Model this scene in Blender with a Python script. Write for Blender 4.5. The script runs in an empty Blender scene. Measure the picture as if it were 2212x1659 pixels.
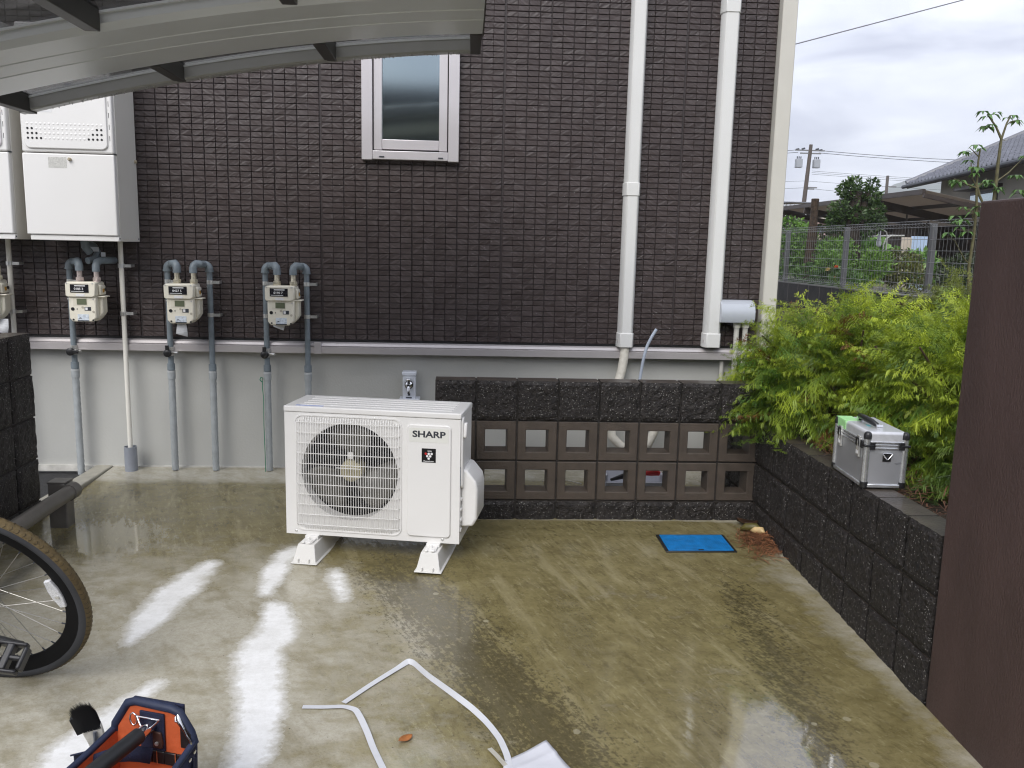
import bpy, bmesh, math, random
import numpy as np
from mathutils import Vector, Matrix, Euler, noise as mnoise
random.seed(7); rng = np.random.default_rng(7)
SC = bpy.context.scene
COL = SC.collection
rad = math.radians

# ------------------------------------------------------------------ camera
cam = bpy.data.objects.new('camera', bpy.data.cameras.new('camera'))
COL.objects.link(cam)
r_ = (0.99825347, -0.05428178, 0.02331304)
u_ = (-0.01427035, 0.16137383, 0.98679017)
f_ = (0.05732685, 0.9853994, -0.16031736)
cam.matrix_world = Matrix(((r_[0], u_[0], -f_[0], 0), (r_[1], u_[1], -f_[1], 0), (r_[2], u_[2], -f_[2], 1.325), (0, 0, 0, 1)))
cam.data.sensor_width = 36; cam.data.lens = 1818.25 / 2212 * 36
cam.data.clip_start = 0.05; cam.data.clip_end = 6000
SC.camera = cam

# ------------------------------------------------------------------ world, sun, exposure
SUN_EL, SUN_AZ = 42, 205          # degrees; azimuth clockwise from +Y
W = bpy.data.worlds.new('World'); SC.world = W; W.use_nodes = True
wn = W.node_tree; wn.nodes.clear()
def N(nt, t, **kw):
    n = nt.nodes.new(t)
    for k, v in kw.items(): setattr(n, k, v)
    return n
wo = N(wn, 'ShaderNodeOutputWorld'); bg = N(wn, 'ShaderNodeBackground'); bg.inputs['Strength'].default_value = 0.1
sky = N(wn, 'ShaderNodeTexSky', sky_type='NISHITA', sun_disc=False)
sky.sun_elevation = rad(SUN_EL); sky.sun_rotation = rad(SUN_AZ)
tc = N(wn, 'ShaderNodeTexCoord'); mp = N(wn, 'ShaderNodeMapping'); mp.inputs['Scale'].default_value = (1.5, 1.5, 4.5)
mp.inputs['Rotation'].default_value = (0.25, 0.15, 0)
n1 = N(wn, 'ShaderNodeTexNoise'); n1.inputs['Scale'].default_value = 4.2; n1.inputs['Detail'].default_value = 6; n1.inputs['Roughness'].default_value = 0.52
n1.inputs['Distortion'].default_value = 0.4
rp = N(wn, 'ShaderNodeValToRGB')
rp.color_ramp.elements[0].position = 0.34; rp.color_ramp.elements[0].color = (3.3, 3.5, 4.35, 1)
rp.color_ramp.elements[1].position = 0.68; rp.color_ramp.elements[1].color = (6.6, 6.85, 7.5, 1)
mx = N(wn, 'ShaderNodeMix', data_type='RGBA'); mx.inputs[0].default_value = 0.94
wn.links.new(tc.outputs['Generated'], mp.inputs[0]); wn.links.new(mp.outputs[0], n1.inputs['Vector'])
wn.links.new(n1.outputs['Fac'], rp.inputs[0]); wn.links.new(sky.outputs[0], mx.inputs[6]); wn.links.new(rp.outputs[0], mx.inputs[7])
wn.links.new(mx.outputs[2], bg.inputs['Color']); wn.links.new(bg.outputs[0], wo.inputs['Surface'])
sun = bpy.data.objects.new('sun', bpy.data.lights.new('sun', 'SUN')); COL.objects.link(sun)
sun.data.energy = 1.5; sun.data.angle = rad(38); sun.data.color = (1.0, 0.97, 0.93)
sd = Vector((math.sin(rad(SUN_AZ)) * math.cos(rad(SUN_EL)), math.cos(rad(SUN_AZ)) * math.cos(rad(SUN_EL)), math.sin(rad(SUN_EL))))
sun.rotation_euler = (-sd).to_track_quat('-Z', 'Y').to_euler(); sun.location = (-3, -4, 8)
SC.view_settings.view_transform = 'Standard'; SC.view_settings.look = 'None'
SC.view_settings.exposure = 1.0
SC.cycles.volume_bounces = 2; SC.cycles.filter_width = 1.15; SC.cycles.max_bounces = 10; SC.cycles.transparent_max_bounces = 12; SC.view_settings.gamma = 1; SC.view_settings.use_curve_mapping = False

# ------------------------------------------------------------------ helpers
MATS = {}
def mat(name, col, rough=0.5, metal=0.0, var=0.15, vscale=8.0, bump=0.0, bscale=40.0, coat=0.0, spec=0.5, trans=0.0, stretch=(1, 1, 1), speck=None):
    if name in MATS: return MATS[name]
    m = bpy.data.materials.new(name); m.use_nodes = True; nt = m.node_tree; b = nt.nodes['Principled BSDF']
    L = nt.links.new
    b.inputs['Roughness'].default_value = rough; b.inputs['Metallic'].default_value = metal
    b.inputs['Specular IOR Level'].default_value = spec; b.inputs['Coat Weight'].default_value = coat; b.inputs['Coat Roughness'].default_value = 0.08
    b.inputs['Transmission Weight'].default_value = trans
    g = N(nt, 'ShaderNodeNewGeometry'); mpn = N(nt, 'ShaderNodeMapping'); mpn.inputs['Scale'].default_value = stretch
    L(g.outputs['Position'], mpn.inputs[0])
    nz = N(nt, 'ShaderNodeTexNoise'); nz.inputs['Scale'].default_value = vscale; nz.inputs['Detail'].default_value = 5
    L(mpn.outputs[0], nz.inputs['Vector'])
    cr = N(nt, 'ShaderNodeValToRGB'); cr.color_ramp.elements[0].position = 0.3; cr.color_ramp.elements[1].position = 0.72
    lo = [max(0, c * (1 - var)) for c in col]; hi = [min(1, c * (1 + var)) for c in col]
    cr.color_ramp.elements[0].color = (*lo, 1); cr.color_ramp.elements[1].color = (*hi, 1)
    L(nz.outputs['Fac'], cr.inputs[0]); out = cr.outputs[0]
    if speck:
        sc, thr, scol = speck
        vz = N(nt, 'ShaderNodeTexVoronoi'); vz.inputs['Scale'].default_value = sc; L(g.outputs['Position'], vz.inputs['Vector'])
        lt = N(nt, 'ShaderNodeMath', operation='LESS_THAN'); lt.inputs[1].default_value = thr
        wz = N(nt, 'ShaderNodeTexWhiteNoise'); L(vz.outputs['Position'], wz.inputs['Vector'])
        gt = N(nt, 'ShaderNodeMath', operation='GREATER_THAN'); gt.inputs[1].default_value = 0.72; L(wz.outputs['Value'], gt.inputs[0])
        mu = N(nt, 'ShaderNodeMath', operation='MULTIPLY'); L(vz.outputs['Distance'], lt.inputs[0]); L(lt.outputs[0], mu.inputs[0]); L(gt.outputs[0], mu.inputs[1])
        mm = N(nt, 'ShaderNodeMix', data_type='RGBA'); L(mu.outputs[0], mm.inputs[0]); L(out, mm.inputs[6]); mm.inputs[7].default_value = (*scol, 1); out = mm.outputs[2]
    L(out, b.inputs['Base Color'])
    if bump:
        n2 = N(nt, 'ShaderNodeTexNoise'); n2.inputs['Scale'].default_value = bscale; n2.inputs['Detail'].default_value = 6
        L(mpn.outputs[0], n2.inputs['Vector'])
        bp = N(nt, 'ShaderNodeBump'); bp.inputs['Strength'].default_value = bump; bp.inputs['Distance'].default_value = 0.01
        L(n2.outputs['Fac'], bp.inputs['Height']); L(bp.outputs[0], b.inputs['Normal'])
    MATS[name] = m; return m

class MB:
    def __init__(s): s.v = []; s.f = []
    def add(s, vs, fs, M=None):
        o = len(s.v)
        for p in vs:
            p = Vector(p); s.v.append(tuple(M @ p) if M else tuple(p))
        s.f += [tuple(i + o for i in f) for f in fs]; return s
    def box(s, c, d, M=None):
        x, y, z = d[0] / 2, d[1] / 2, d[2] / 2
        vs = [(c[0] + i * x, c[1] + j * y, c[2] + k * z) for k in (-1, 1) for j in (-1, 1) for i in (-1, 1)]
        return s.add(vs, [(0, 2, 3, 1), (4, 5, 7, 6), (0, 1, 5, 4), (2, 6, 7, 3), (0, 4, 6, 2), (1, 3, 7, 5)], M)
    def bx(s, x0, x1, y0, y1, z0, z1, M=None):
        return s.box(((x0 + x1) / 2, (y0 + y1) / 2, (z0 + z1) / 2), (x1 - x0, y1 - y0, z1 - z0), M)
    def tube(s, path, r, n=12, cap=True):
        P = [Vector(p) for p in path]; m = len(P)
        R = r if isinstance(r, (list, tuple)) else [r] * m
        t0 = (P[1] - P[0]).normalized(); a = Vector((0, 0, 1)) if abs(t0.z) < 0.9 else Vector((1, 0, 0))
        nn = (a - t0 * a.dot(t0)).normalized(); o = len(s.v)
        for i in range(m):
            t = (P[min(i + 1, m - 1)] - P[max(i - 1, 0)])
            t = t.normalized() if t.length > 1e-9 else t0
            nn = (nn - t * nn.dot(t)).normalized(); b = t.cross(nn)
            for k in range(n):
                q = 2 * math.pi * k / n
                s.v.append(tuple(P[i] + (nn * math.cos(q) + b * math.sin(q)) * R[i]))
        for i in range(m - 1):
            for k in range(n):
                s.f.append((o + i * n + k, o + i * n + (k + 1) % n, o + (i + 1) * n + (k + 1) % n, o + (i + 1) * n + k))
        if cap:
            s.f.append(tuple(o + k for k in reversed(range(n)))); s.f.append(tuple(o + (m - 1) * n + k for k in range(n)))
        return s
    def prism(s, poly, axis, a, b, M=None):
        # poly in the two other axes (order x,y,z without axis)
        def p3(p, h):
            q = list(p); q.insert(axis, h); return q
        n = len(poly)
        ar = sum(poly[i][0] * poly[(i + 1) % n][1] - poly[(i + 1) % n][0] * poly[i][1] for i in range(n))
        if (ar < 0) != (axis == 1): poly = poly[::-1]
        vs = [p3(p, a) for p in poly] + [p3(p, b) for p in poly]
        fs = [tuple(reversed(range(n))), tuple(range(n, 2 * n))] + [(i, (i + 1) % n, n + (i + 1) % n, n + i) for i in range(n)]
        return s.add(vs, fs, M)
    def lathe(s, prof, n=24, M=None, cap=True):
        vs = []; fs = []
        for rr, z in prof:
            for k in range(n): vs.append((rr * math.cos(2 * math.pi * k / n), rr * math.sin(2 * math.pi * k / n), z))
        for i in range(len(prof) - 1):
            for k in range(n): fs.append((i * n + k, i * n + (k + 1) % n, (i + 1) * n + (k + 1) % n, (i + 1) * n + k))
        if cap:
            fs.append(tuple(reversed(range(n)))); fs.append(tuple((len(prof) - 1) * n + k for k in range(n)))
        return s.add(vs, fs, M)
    def build(s, name, m, parent=None, bev=0, smooth=35, segs=2):
        me = bpy.data.meshes.new(name); me.from_pydata(s.v, [], s.f); me.materials.append(m)
        return link(name, me, parent, bev, smooth, segs)
def link(name, me, parent=None, bev=0, smooth=35, segs=2):
    o = bpy.data.objects.new(name, me); COL.objects.link(o)
    if parent: o.parent = parent
    if smooth and len(me.polygons):
        me.polygons.foreach_set('use_smooth', [True] * len(me.polygons)); me.set_sharp_from_angle(angle=rad(smooth))
    if bev:
        md = o.modifiers.new('bevel', 'BEVEL'); md.width = bev; md.segments = segs; md.limit_method = 'ANGLE'; md.angle_limit = rad(40)
    return o
def npmesh(name, V, F, m, parent=None, col=None):
    """fast mesh from arrays; F is (n,4) or (n,3)"""
    me = bpy.data.meshes.new(name); V = np.asarray(V, np.float32); F = np.asarray(F, np.int32)
    k = F.shape[1]
    me.vertices.add(len(V)); me.vertices.foreach_set('co', V.ravel())
    me.loops.add(F.size); me.loops.foreach_set('vertex_index', F.ravel())
    me.polygons.add(len(F)); me.polygons.foreach_set('loop_start', np.arange(0, F.size, k, dtype=np.int32))
    me.polygons.foreach_set('use_smooth', np.zeros(len(F), bool)); me.update(calc_edges=True)
    if col is not None:
        at = me.color_attributes.new('tint', 'FLOAT_COLOR', 'POINT'); at.data.foreach_set('color', np.asarray(col, np.float32).ravel())
    me.materials.append(m)
    o = bpy.data.objects.new(name, me); COL.objects.link(o)
    if parent: o.parent = parent
    return o
def tag(o, label=None, cat=None, group=None, kind=None):
    if label: o['label'] = label
    if cat: o['category'] = cat
    if group: o['group'] = group
    if kind: o['kind'] = kind
    return o
def thing(name, label, cat, loc=(0, 0, 0), rz=0, group=None):
    o = bpy.data.objects.new(name, None); COL.objects.link(o); o.empty_display_size = 0.1
    o.location = loc; o.rotation_euler = (0, 0, rz); return tag(o, label, cat, group)
def children(o): return [c for c in bpy.data.objects if c.parent == o]
def copy_tree(o, parent=None):
    c = o.copy(); COL.objects.link(c); c.parent = parent
    for ch in children(o): copy_tree(ch, c)
    return c
def text(name, s, size, m, parent, loc, rot=(math.pi / 2, 0, 0), sx=1.0, off=0.0, ext=0.0004, align='CENTER', shear=0):
    cu = bpy.data.curves.new(name, 'FONT'); cu.body = s; cu.size = size; cu.align_x = align; cu.align_y = 'CENTER'
    cu.extrude = ext; cu.offset = off; cu.resolution_u = 3; cu.shear = shear
    t = bpy.data.objects.new(name, cu); COL.objects.link(t)
    dg = bpy.context.evaluated_depsgraph_get(); me = bpy.data.meshes.new_from_object(t.evaluated_get(dg))
    bpy.data.objects.remove(t); bpy.data.curves.remove(cu)
    me.materials.clear(); me.materials.append(m)
    o = bpy.data.objects.new(name, me); COL.objects.link(o); o.parent = parent
    o.location = loc; o.rotation_euler = rot; o.scale = (sx, 1, 1); return o
def arc(c, r, a0, a1, ax1, ax2, n=8):
    c = Vector(c); ax1 = Vector(ax1); ax2 = Vector(ax2)
    return [tuple(c + ax1 * r * math.cos(rad(a0 + (a1 - a0) * i / n)) + ax2 * r * math.sin(rad(a0 + (a1 - a0) * i / n))) for i in range(n + 1)]
def rrect(x0, x1, z0, z1, r, n=5):
    out = []
    for cx, cz, a in ((x1 - r, z1 - r, 0), (x0 + r, z1 - r, 90), (x0 + r, z0 + r, 180), (x1 - r, z0 + r, 270)):
        for i in range(n + 1):
            q = rad(a + 90 * i / n); out.append((cx + r * math.cos(q), cz + r * math.sin(q)))
    return out
def fz(y): return 0.035 * (y - 3.995)      # height of the sloping slab

# common materials
M_white = mat('white_powder_coat', (0.80, 0.79, 0.77), 0.32, var=0.02, vscale=3)
M_cream = mat('cream_plastic', (0.70, 0.68, 0.60), 0.4, var=0.03, vscale=5)
M_metal = mat('zinc_metal', (0.70, 0.70, 0.68), 0.32, 0.8, var=0.15, vscale=60)
M_chrome = mat('chrome', (0.75, 0.75, 0.76), 0.12, 1.0, var=0.05)
M_black = mat('black_plastic', (0.015, 0.015, 0.016), 0.35, var=0.2, vscale=30)
M_ink = mat('dark_ink', (0.03, 0.035, 0.045), 0.5, var=0.05)
M_paper = mat('white_paper', (0.78, 0.78, 0.78), 0.8, var=0.04, vscale=60)
# =================================================================== SETTING
def floor_material():
    m = bpy.data.materials.new('wet_concrete'); m.use_nodes = True; nt = m.node_tree; b = nt.nodes['Principled BSDF']; L = nt.links.new
    g = N(nt, 'ShaderNodeNewGeometry'); at = N(nt, 'ShaderNodeVertexColor', layer_name='tint'); sep = N(nt, 'ShaderNodeSeparateColor'); L(at.outputs[0], sep.inputs[0])
    def noise(scale, det=5, stretch=(1, 1, 1), rough=0.55, rot=(0, 0, 0)):
        mp_ = N(nt, 'ShaderNodeMapping'); mp_.inputs['Scale'].default_value = stretch; mr_ = N(nt, 'ShaderNodeMapping'); mr_.inputs['Rotation'].default_value = rot; L(g.outputs['Position'], mr_.inputs[0]); L(mr_.outputs[0], mp_.inputs[0])
        n_ = N(nt, 'ShaderNodeTexNoise'); n_.inputs['Scale'].default_value = scale; n_.inputs['Detail'].default_value = det; n_.inputs['Roughness'].default_value = rough
        L(mp_.outputs[0], n_.inputs['Vector']); return n_.outputs['Fac']
    def mth(op, a, b_=None, clamp=False):
        n_ = N(nt, 'ShaderNodeMath', operation=op); n_.use_clamp = clamp
        for i, q in enumerate((a, b_)):
            if q is None: continue
            if isinstance(q, (int, float)): n_.inputs[i].default_value = q
            else: L(q, n_.inputs[i])
        return n_.outputs[0]
    def ramp(fac, p0, p1, c0=(0, 0, 0), c1=(1, 1, 1)):
        n_ = N(nt, 'ShaderNodeValToRGB'); e = n_.color_ramp.elements
        e[0].position = p0; e[1].position = p1; e[0].color = (*c0, 1); e[1].color = (*c1, 1); L(fac, n_.inputs[0]); return n_.outputs[0]
    def mix(fac, a, b_, blend='MIX'):
        n_ = N(nt, 'ShaderNodeMix', data_type='RGBA', blend_type=blend)
        for i, q in ((0, fac), (6, a), (7, b_)):
            if isinstance(q, tuple): n_.inputs[i].default_value = (*q, 1)
            elif isinstance(q, (int, float)): n_.inputs[i].default_value = q
            else: L(q, n_.inputs[i])
        return n_.outputs[2]
    big = noise(2.0, 7, rough=.6); mid = noise(8, 9, (1, 1.5, 1), .68); fine = noise(60, 8, rough=0.72)
    broom = noise(14, 8, (0.5, 1.9, 1), 0.72, (0, 0, rad(10))); broom2 = noise(17, 9, (1.9, 0.50, 1), 0.76, (0, 0, rad(-20))); grit = noise(150, 5, rough=.75); dash = noise(30, 7, (2.1, 0.40, 1), 0.8, (0, 0, rad(-24)))
    al = mth('ADD', sep.outputs[1], mth('MULTIPLY', mth('SUBTRACT', mid, 0.5), 1.1)); al = mth('ADD', al, mth('MULTIPLY', mth('SUBTRACT', big, 0.5), 1.0)); al = mth('ADD', al, mth('MULTIPLY', mth('SUBTRACT', fine, 0.5), .3))
    al = ramp(al, 0.18, 0.80)
    pale = mix(ramp(fine, .3, .7), (0.40, 0.372, 0.295), (0.53, 0.50, 0.41)); pale = mix(mth('MULTIPLY', ramp(mid, .48, .70), .55), pale, (0.27, 0.238, 0.15))
    olive = mix(ramp(mid, .30, .68), (0.135, 0.110, 0.043), (0.250, 0.212, 0.098)); olive = mix(mth('MULTIPLY', ramp(dash, .545, .62), .55), olive, (0.36, 0.32, 0.18))
    olive = mix(mth('MULTIPLY', ramp(fine, .52, .62), .35), olive, (0.105, 0.084, 0.032))
    olive = mix(mth('MULTIPLY', ramp(broom2, .47, .39), .55), olive, (0.070, 0.055, 0.020)) if False else mix(mth('MULTIPLY', mth('SUBTRACT', 1.0, ramp(broom2, .39, .47)), .5), olive, (0.085, 0.068, 0.025))
    olive = mix(mth('MULTIPLY', ramp(noise(4.2, 6, (2.6, .34, 1), .62, (0, 0, rad(-16))), .56, .66), .42), olive, (0.36, 0.315, 0.18))
    pale = mix(mth('MULTIPLY', ramp(noise(5.0, 8, (1.7, .6, 1), .66, (0, 0, rad(-35))), .50, .66), .6), pale, (0.24, 0.205, 0.12))
    c = mix(al, pale, olive)
    c = mix(mth('MULTIPLY', ramp(grit, .5, .66), .35), c, mix(.5, c, (.02, .016, .008)))
    c = mix(mth('MULTIPLY', mth('MULTIPLY', ramp(broom, .53, .62), mth('SUBTRACT', 1.0, al)), .32), c, (0.36, 0.335, 0.25))
    dk = mth('ADD', sep.outputs[2], mth('MULTIPLY', mth('SUBTRACT', dash, 0.5), 2.6)); dk = mth('ADD', dk, mth('MULTIPLY', mth('SUBTRACT', fine, 0.5), 2.2))
    c = mix(mth('MULTIPLY', ramp(dk, .50, .82), .75), c, (0.062, 0.051, 0.024))
    # lichen discs
    mpv = N(nt, 'ShaderNodeMapping'); mpv.inputs['Scale'].default_value = (1, 1, 0); L(g.outputs['Position'], mpv.inputs[0])
    vo = N(nt, 'ShaderNodeTexVoronoi'); vo.inputs['Scale'].default_value = 9; L(mpv.outputs[0], vo.inputs['Vector'])
    wz = N(nt, 'ShaderNodeTexWhiteNoise'); L(vo.outputs['Position'], wz.inputs['Vector'])
    dd = mth('ADD', vo.outputs['Distance'], mth('MULTIPLY', mth('SUBTRACT', fine, .5), .05))
    size = mth('MULTIPLY', wz.outputs['Value'], 0.13)
    disc = mth('MULTIPLY', mth('LESS_THAN', dd, size), mth('GREATER_THAN', wz.outputs['Value'], 0.62)); disc = mth('MULTIPLY', disc, mth('GREATER_THAN', sep.outputs[2], 0.22))
    c = mix(mth('MULTIPLY', disc, 0.5), c, (0.40, 0.37, 0.26))
    # small dirt specks
    vs = N(nt, 'ShaderNodeTexVoronoi'); vs.inputs['Scale'].default_value = 38; L(mpv.outputs[0], vs.inputs['Vector'])
    ws = N(nt, 'ShaderNodeTexWhiteNoise'); L(vs.outputs['Position'], ws.inputs['Vector'])
    sp = mth('MULTIPLY', mth('LESS_THAN', vs.outputs['Distance'], 0.10), mth('GREATER_THAN', ws.outputs['Value'], 0.90))
    c = mix(mth('MULTIPLY', sp, .7), c, (0.07, 0.055, 0.03))
    # dry chalky patches (red channel)
    dr = mth('ADD', sep.outputs[0], mth('MULTIPLY', mth('SUBTRACT', mid, 0.5), 0.95)); dr = mth('ADD', dr, mth('MULTIPLY', mth('SUBTRACT', fine, 0.5), .35)); dr = ramp(mth('MULTIPLY', dr, mth('GREATER_THAN', sep.outputs[0], .02)), .30, .74)
    c = mix(dr, c, mix(ramp(mth('ADD', mth('MULTIPLY', mid, .6), mth('MULTIPLY', fine, .4)), .36, .62), (0.70, 0.695, 0.67), (0.86, 0.86, 0.85)))
    L(c, b.inputs['Base Color'])
    pud = ramp(mth('ADD', at.outputs[1], mth('MULTIPLY', mth('SUBTRACT', broom2, .5), 1.1)), .36, .48)
    wet = ramp(big, .40, .62)
    ro = mth('ADD', mth('MULTIPLY', wet, 0.16), 0.14); ro = mth('ADD', ro, mth('MULTIPLY', dr, .55)); ro = mth('SUBTRACT', ro, mth('MULTIPLY', pud, .1))
    L(ro, b.inputs['Roughness']); b.inputs['IOR'].default_value = 1.45
    L(mth('MULTIPLY', mth('SUBTRACT', 1.0, dr), mth('ADD', .45, mth('MULTIPLY', pud, .55))), b.inputs['Coat Weight'])
    L(mth('SUBTRACT', .085, mth('MULTIPLY', pud, .075)), b.inputs['Coat Roughness']); L(mth('ADD', 1.42, mth('MULTIPLY', pud, 1.0)), b.inputs['Coat IOR'])
    bp = N(nt, 'ShaderNodeBump'); bp.inputs['Strength'].default_value = 0.25; bp.inputs['Distance'].default_value = 0.004
    L(mth('ADD', fine, mth('MULTIPLY', broom2, .8)), bp.inputs['Height']); L(bp.outputs[0], b.inputs['Normal'])
    bc = N(nt, 'ShaderNodeBump'); bc.inputs['Strength'].default_value = 0.05; bc.inputs['Distance'].default_value = 0.004
    L(mid, bc.inputs['Height']); L(bc.outputs[0], b.inputs['Coat Normal'])
    return m
def seg_field(X, Y, pts):
    """soft union of tapered capsules: pts = (x,y,r)"""
    best = np.full(X.shape, 1e9)
    for (x0, y0, r0), (x1, y1, r1) in zip(pts[:-1], pts[1:]):
        dx, dy = x1 - x0, y1 - y0; t = np.clip(((X - x0) * dx + (Y - y0) * dy) / (dx * dx + dy * dy + 1e-9), 0, 1)
        best = np.minimum(best, np.hypot(X - x0 - t * dx, Y - y0 - t * dy) - (r0 + t * (r1 - r0)))
    return best
def smooth(a, b, x):
    t = np.clip((x - a) / (b - a), 0, 1); return t * t * (3 - 2 * t)
def build_slab():
    xs = np.concatenate([np.arange(-2.0, 1.46, 0.0173), [1.452]]); ys = np.concatenate([np.linspace(-6, 1.6, 20)[:-1], np.arange(1.6, 4.83, 0.0173), [4.835]])
    X, Y = np.meshgrid(xs, ys); Z = fz(Y)
    Z = Z + 0.0012 * np.sin(X * 7 + 1.3 * np.sin(Y * 4)) * np.sin(Y * 6.1)
    patches = [
        [(-1.055, 3.42, .03), (-1.085, 3.28, .062), (-1.11, 3.12, .068), (-1.125, 2.98, .058), (-1.128, 2.86, .04), (-1.13, 2.77, .012)],
        [(-.735, 3.62, .02), (-.755, 3.54, .042), (-.775, 3.4, .045), (-.762, 3.26, .036), (-.757, 3.16, .02)],
        [(-.715, 3.07, .022), (-.66, 2.94, .05), (-.645, 2.83, .072), (-.68, 2.72, .065), (-.655, 2.6, .075), (-.615, 2.45, .058), (-.575, 2.28, .06), (-.565, 2.1, .035), (-.56, 1.95, .03)],
        [(-.950, 2.51, .012), (-.985, 2.42, .03), (-1.03, 2.29, .055), (-1.06, 2.12, .06), (-1.07, 2.0, .06)],
        [(-.52, 3.36, .024), (-.495, 3.26, .028), (-.452, 3.1, .010)]]
    def chaikin(q):
        for _ in range(2): q = [q[0]] + [tuple(a * w + b * (1 - w) for a, b in zip(u, v)) for u, v in zip(q[:-1], q[1:]) for w in (.75, .25)] + [q[-1]]
        return q
    patches = [chaikin(q) for q in patches]
    D = np.minimum.reduce([seg_field(X, Y, p) for p in patches])
    dry = 1 - smooth(-0.075, 0.090, D)
    al = 0.20 + 0.75 * smooth(-0.75, 0.15, X + 0.15 * (Y - 3)) + 0.75 * smooth(3.05, 4.0, Y) * (1 - smooth(4.45, 4.65, Y))
    al *= 1 - 0.45 * (1 - smooth(0.02, 0.14, 1.45 - X)) ; al *= 1 - 0.45 * smooth(0.9, 1.4, X) * smooth(2.6, 3.6, Y)
    al *= 1 - 0.7 * smooth(4.5, 4.7, Y)
    dk = 0.95 * np.exp(-((X - (-0.1 + 0.40 * (3.0 - Y) / 0.9)) / 0.22) ** 2) * smooth(1.7, 2.2, Y) * (1 - smooth(3.1, 3.5, Y))
    dk += 0.75 * np.exp(-((X - (1.15 - 0.1 * (3.4 - Y))) / 0.14) ** 2) * (1 - smooth(3.1, 3.5, Y))
    dk += 0.6 * np.exp(-((X + .25) / .3) ** 2 - ((Y - 3.45) / .22) ** 2)
    al *= 1 - .8 * np.exp(-((Y - 3.985) / .025) ** 2) * smooth(-.2, -.1, X)
    pu = 1.25 * np.exp(-((X - .86) / .20) ** 2 - ((Y - 2.08) / .38) ** 2) + .55 * np.exp(-((X - .42) / .12) ** 2 - ((Y - 2.9) / .5) ** 2) + .6 * np.exp(-((X + .3) / .5) ** 2 - ((Y - 3.75) / .16) ** 2) + .6 * np.exp(-((X + 1.6) / .4) ** 2 - ((Y - 3.7) / .4) ** 2)
    col = np.stack([dry, al, dk, pu], -1).reshape(-1, 4)
    V = np.stack([X, Y, Z], -1).reshape(-1, 3); nx, ny = len(xs), len(ys)
    I = np.arange(nx * ny).reshape(ny, nx)
    F = np.stack([I[:-1, :-1], I[:-1, 1:], I[1:, 1:], I[1:, :-1]], -1).reshape(-1, 4)
    o = npmesh('concrete_slab', V, F, floor_material(), col=col); tag(o, kind='structure')
    o.data.polygons.foreach_set('use_smooth', [True] * len(F))
build_slab()
tag(MB().bx(-2.10, -2.004, 4.005, 4.82, -.3, .036).build('concrete_kerb', mat('kerb_concrete', (.36, .34, .28), .5, var=.2, vscale=12, bump=.2, coat=.3), bev=.006), kind='structure')
tag(MB().bx(-6, -2.101, 2.0, 4.83, -.3, -.012).build('weed_mat', mat('dark_bed', (.022, .022, .024), .6, var=.4, vscale=30, bump=.8, bscale=120)), kind='structure')
tag(MB().bx(-1100, 1100, -1100, 1100, -1.3, -.6).build('ground', mat('earth', (.09, .08, .05), .9, var=.3, vscale=.6)), kind='structure')
tag(MB().bx(5.30, 160, -30, 300, -1.2, .72).build('garden_ground', mat('garden_earth', (.10, .09, .05), .9, var=.4, vscale=2)), kind='structure')
def soil():
    xs = np.linspace(1.56, 5.2, 60); ys = np.linspace(2.0, 16, 130); X, Y = np.meshgrid(xs, ys)
    Z = .44 + .03 * np.sin(X * 5) * np.sin(Y * 4) + rng.normal(0, .008, X.shape)
    I = np.arange(X.size).reshape(X.shape); F = np.stack([I[:-1, :-1], I[:-1, 1:], I[1:, 1:], I[1:, :-1]], -1).reshape(-1, 4)
    tag(npmesh('planter_soil', np.stack([X, Y, Z], -1).reshape(-1, 3), F, mat('soil', (.05, .035, .022), .9, var=.5, vscale=14, bump=1, bscale=60)), kind='structure')
soil()
# hills: two soft ridges far away
def hill(name, pts, depth, m):
    V = []; F = []
    n = 140; xs = np.interp(np.linspace(0, 1, n), np.linspace(0, 1, len(pts)), [p[0] for p in pts]); zs = np.interp(np.linspace(0, 1, n), np.linspace(0, 1, len(pts)), [p[1] for p in pts])
    y0 = pts[0][2]
    for k in range(7):
        t = k / 6.0
        for i in range(n):
            rid = mnoise.noise(Vector((xs[i] * .012, k * .7, 3))) * 4 + mnoise.noise(Vector((xs[i] * .08, k, 9))) * 1.8
            V.append((xs[i], y0 - depth * (1 - t) + (0 if t < 1 else 0), -2 + (zs[i] + rid + 2) * (t ** .8)))
    for i in range(n): V.append((xs[i], y0 + depth, -2))
    for k in range(7):
        for i in range(n - 1): F.append((k * n + i, k * n + i + 1, (k + 1) * n + i + 1, (k + 1) * n + i))
    tag(npmesh(name, V, F, m), kind='structure')
M_hill = mat('wooded_hill', (.035, .06, .028), .95, var=.35, vscale=.05, bump=1, bscale=.2)
hill('hill', [(285, 16, 900), (366, 45, 900), (393, 57.9, 900), (405, 61.8, 900), (424.5, 64.8, 900), (444, 68.4, 900), (457.5, 75.6, 900), (477, 84.6, 900), (495, 91.8, 900), (511.5, 94.8, 900), (528, 93, 900), (570, 102, 900), (660, 114, 900), (780, 90, 900)], 150, M_hill)
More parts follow.
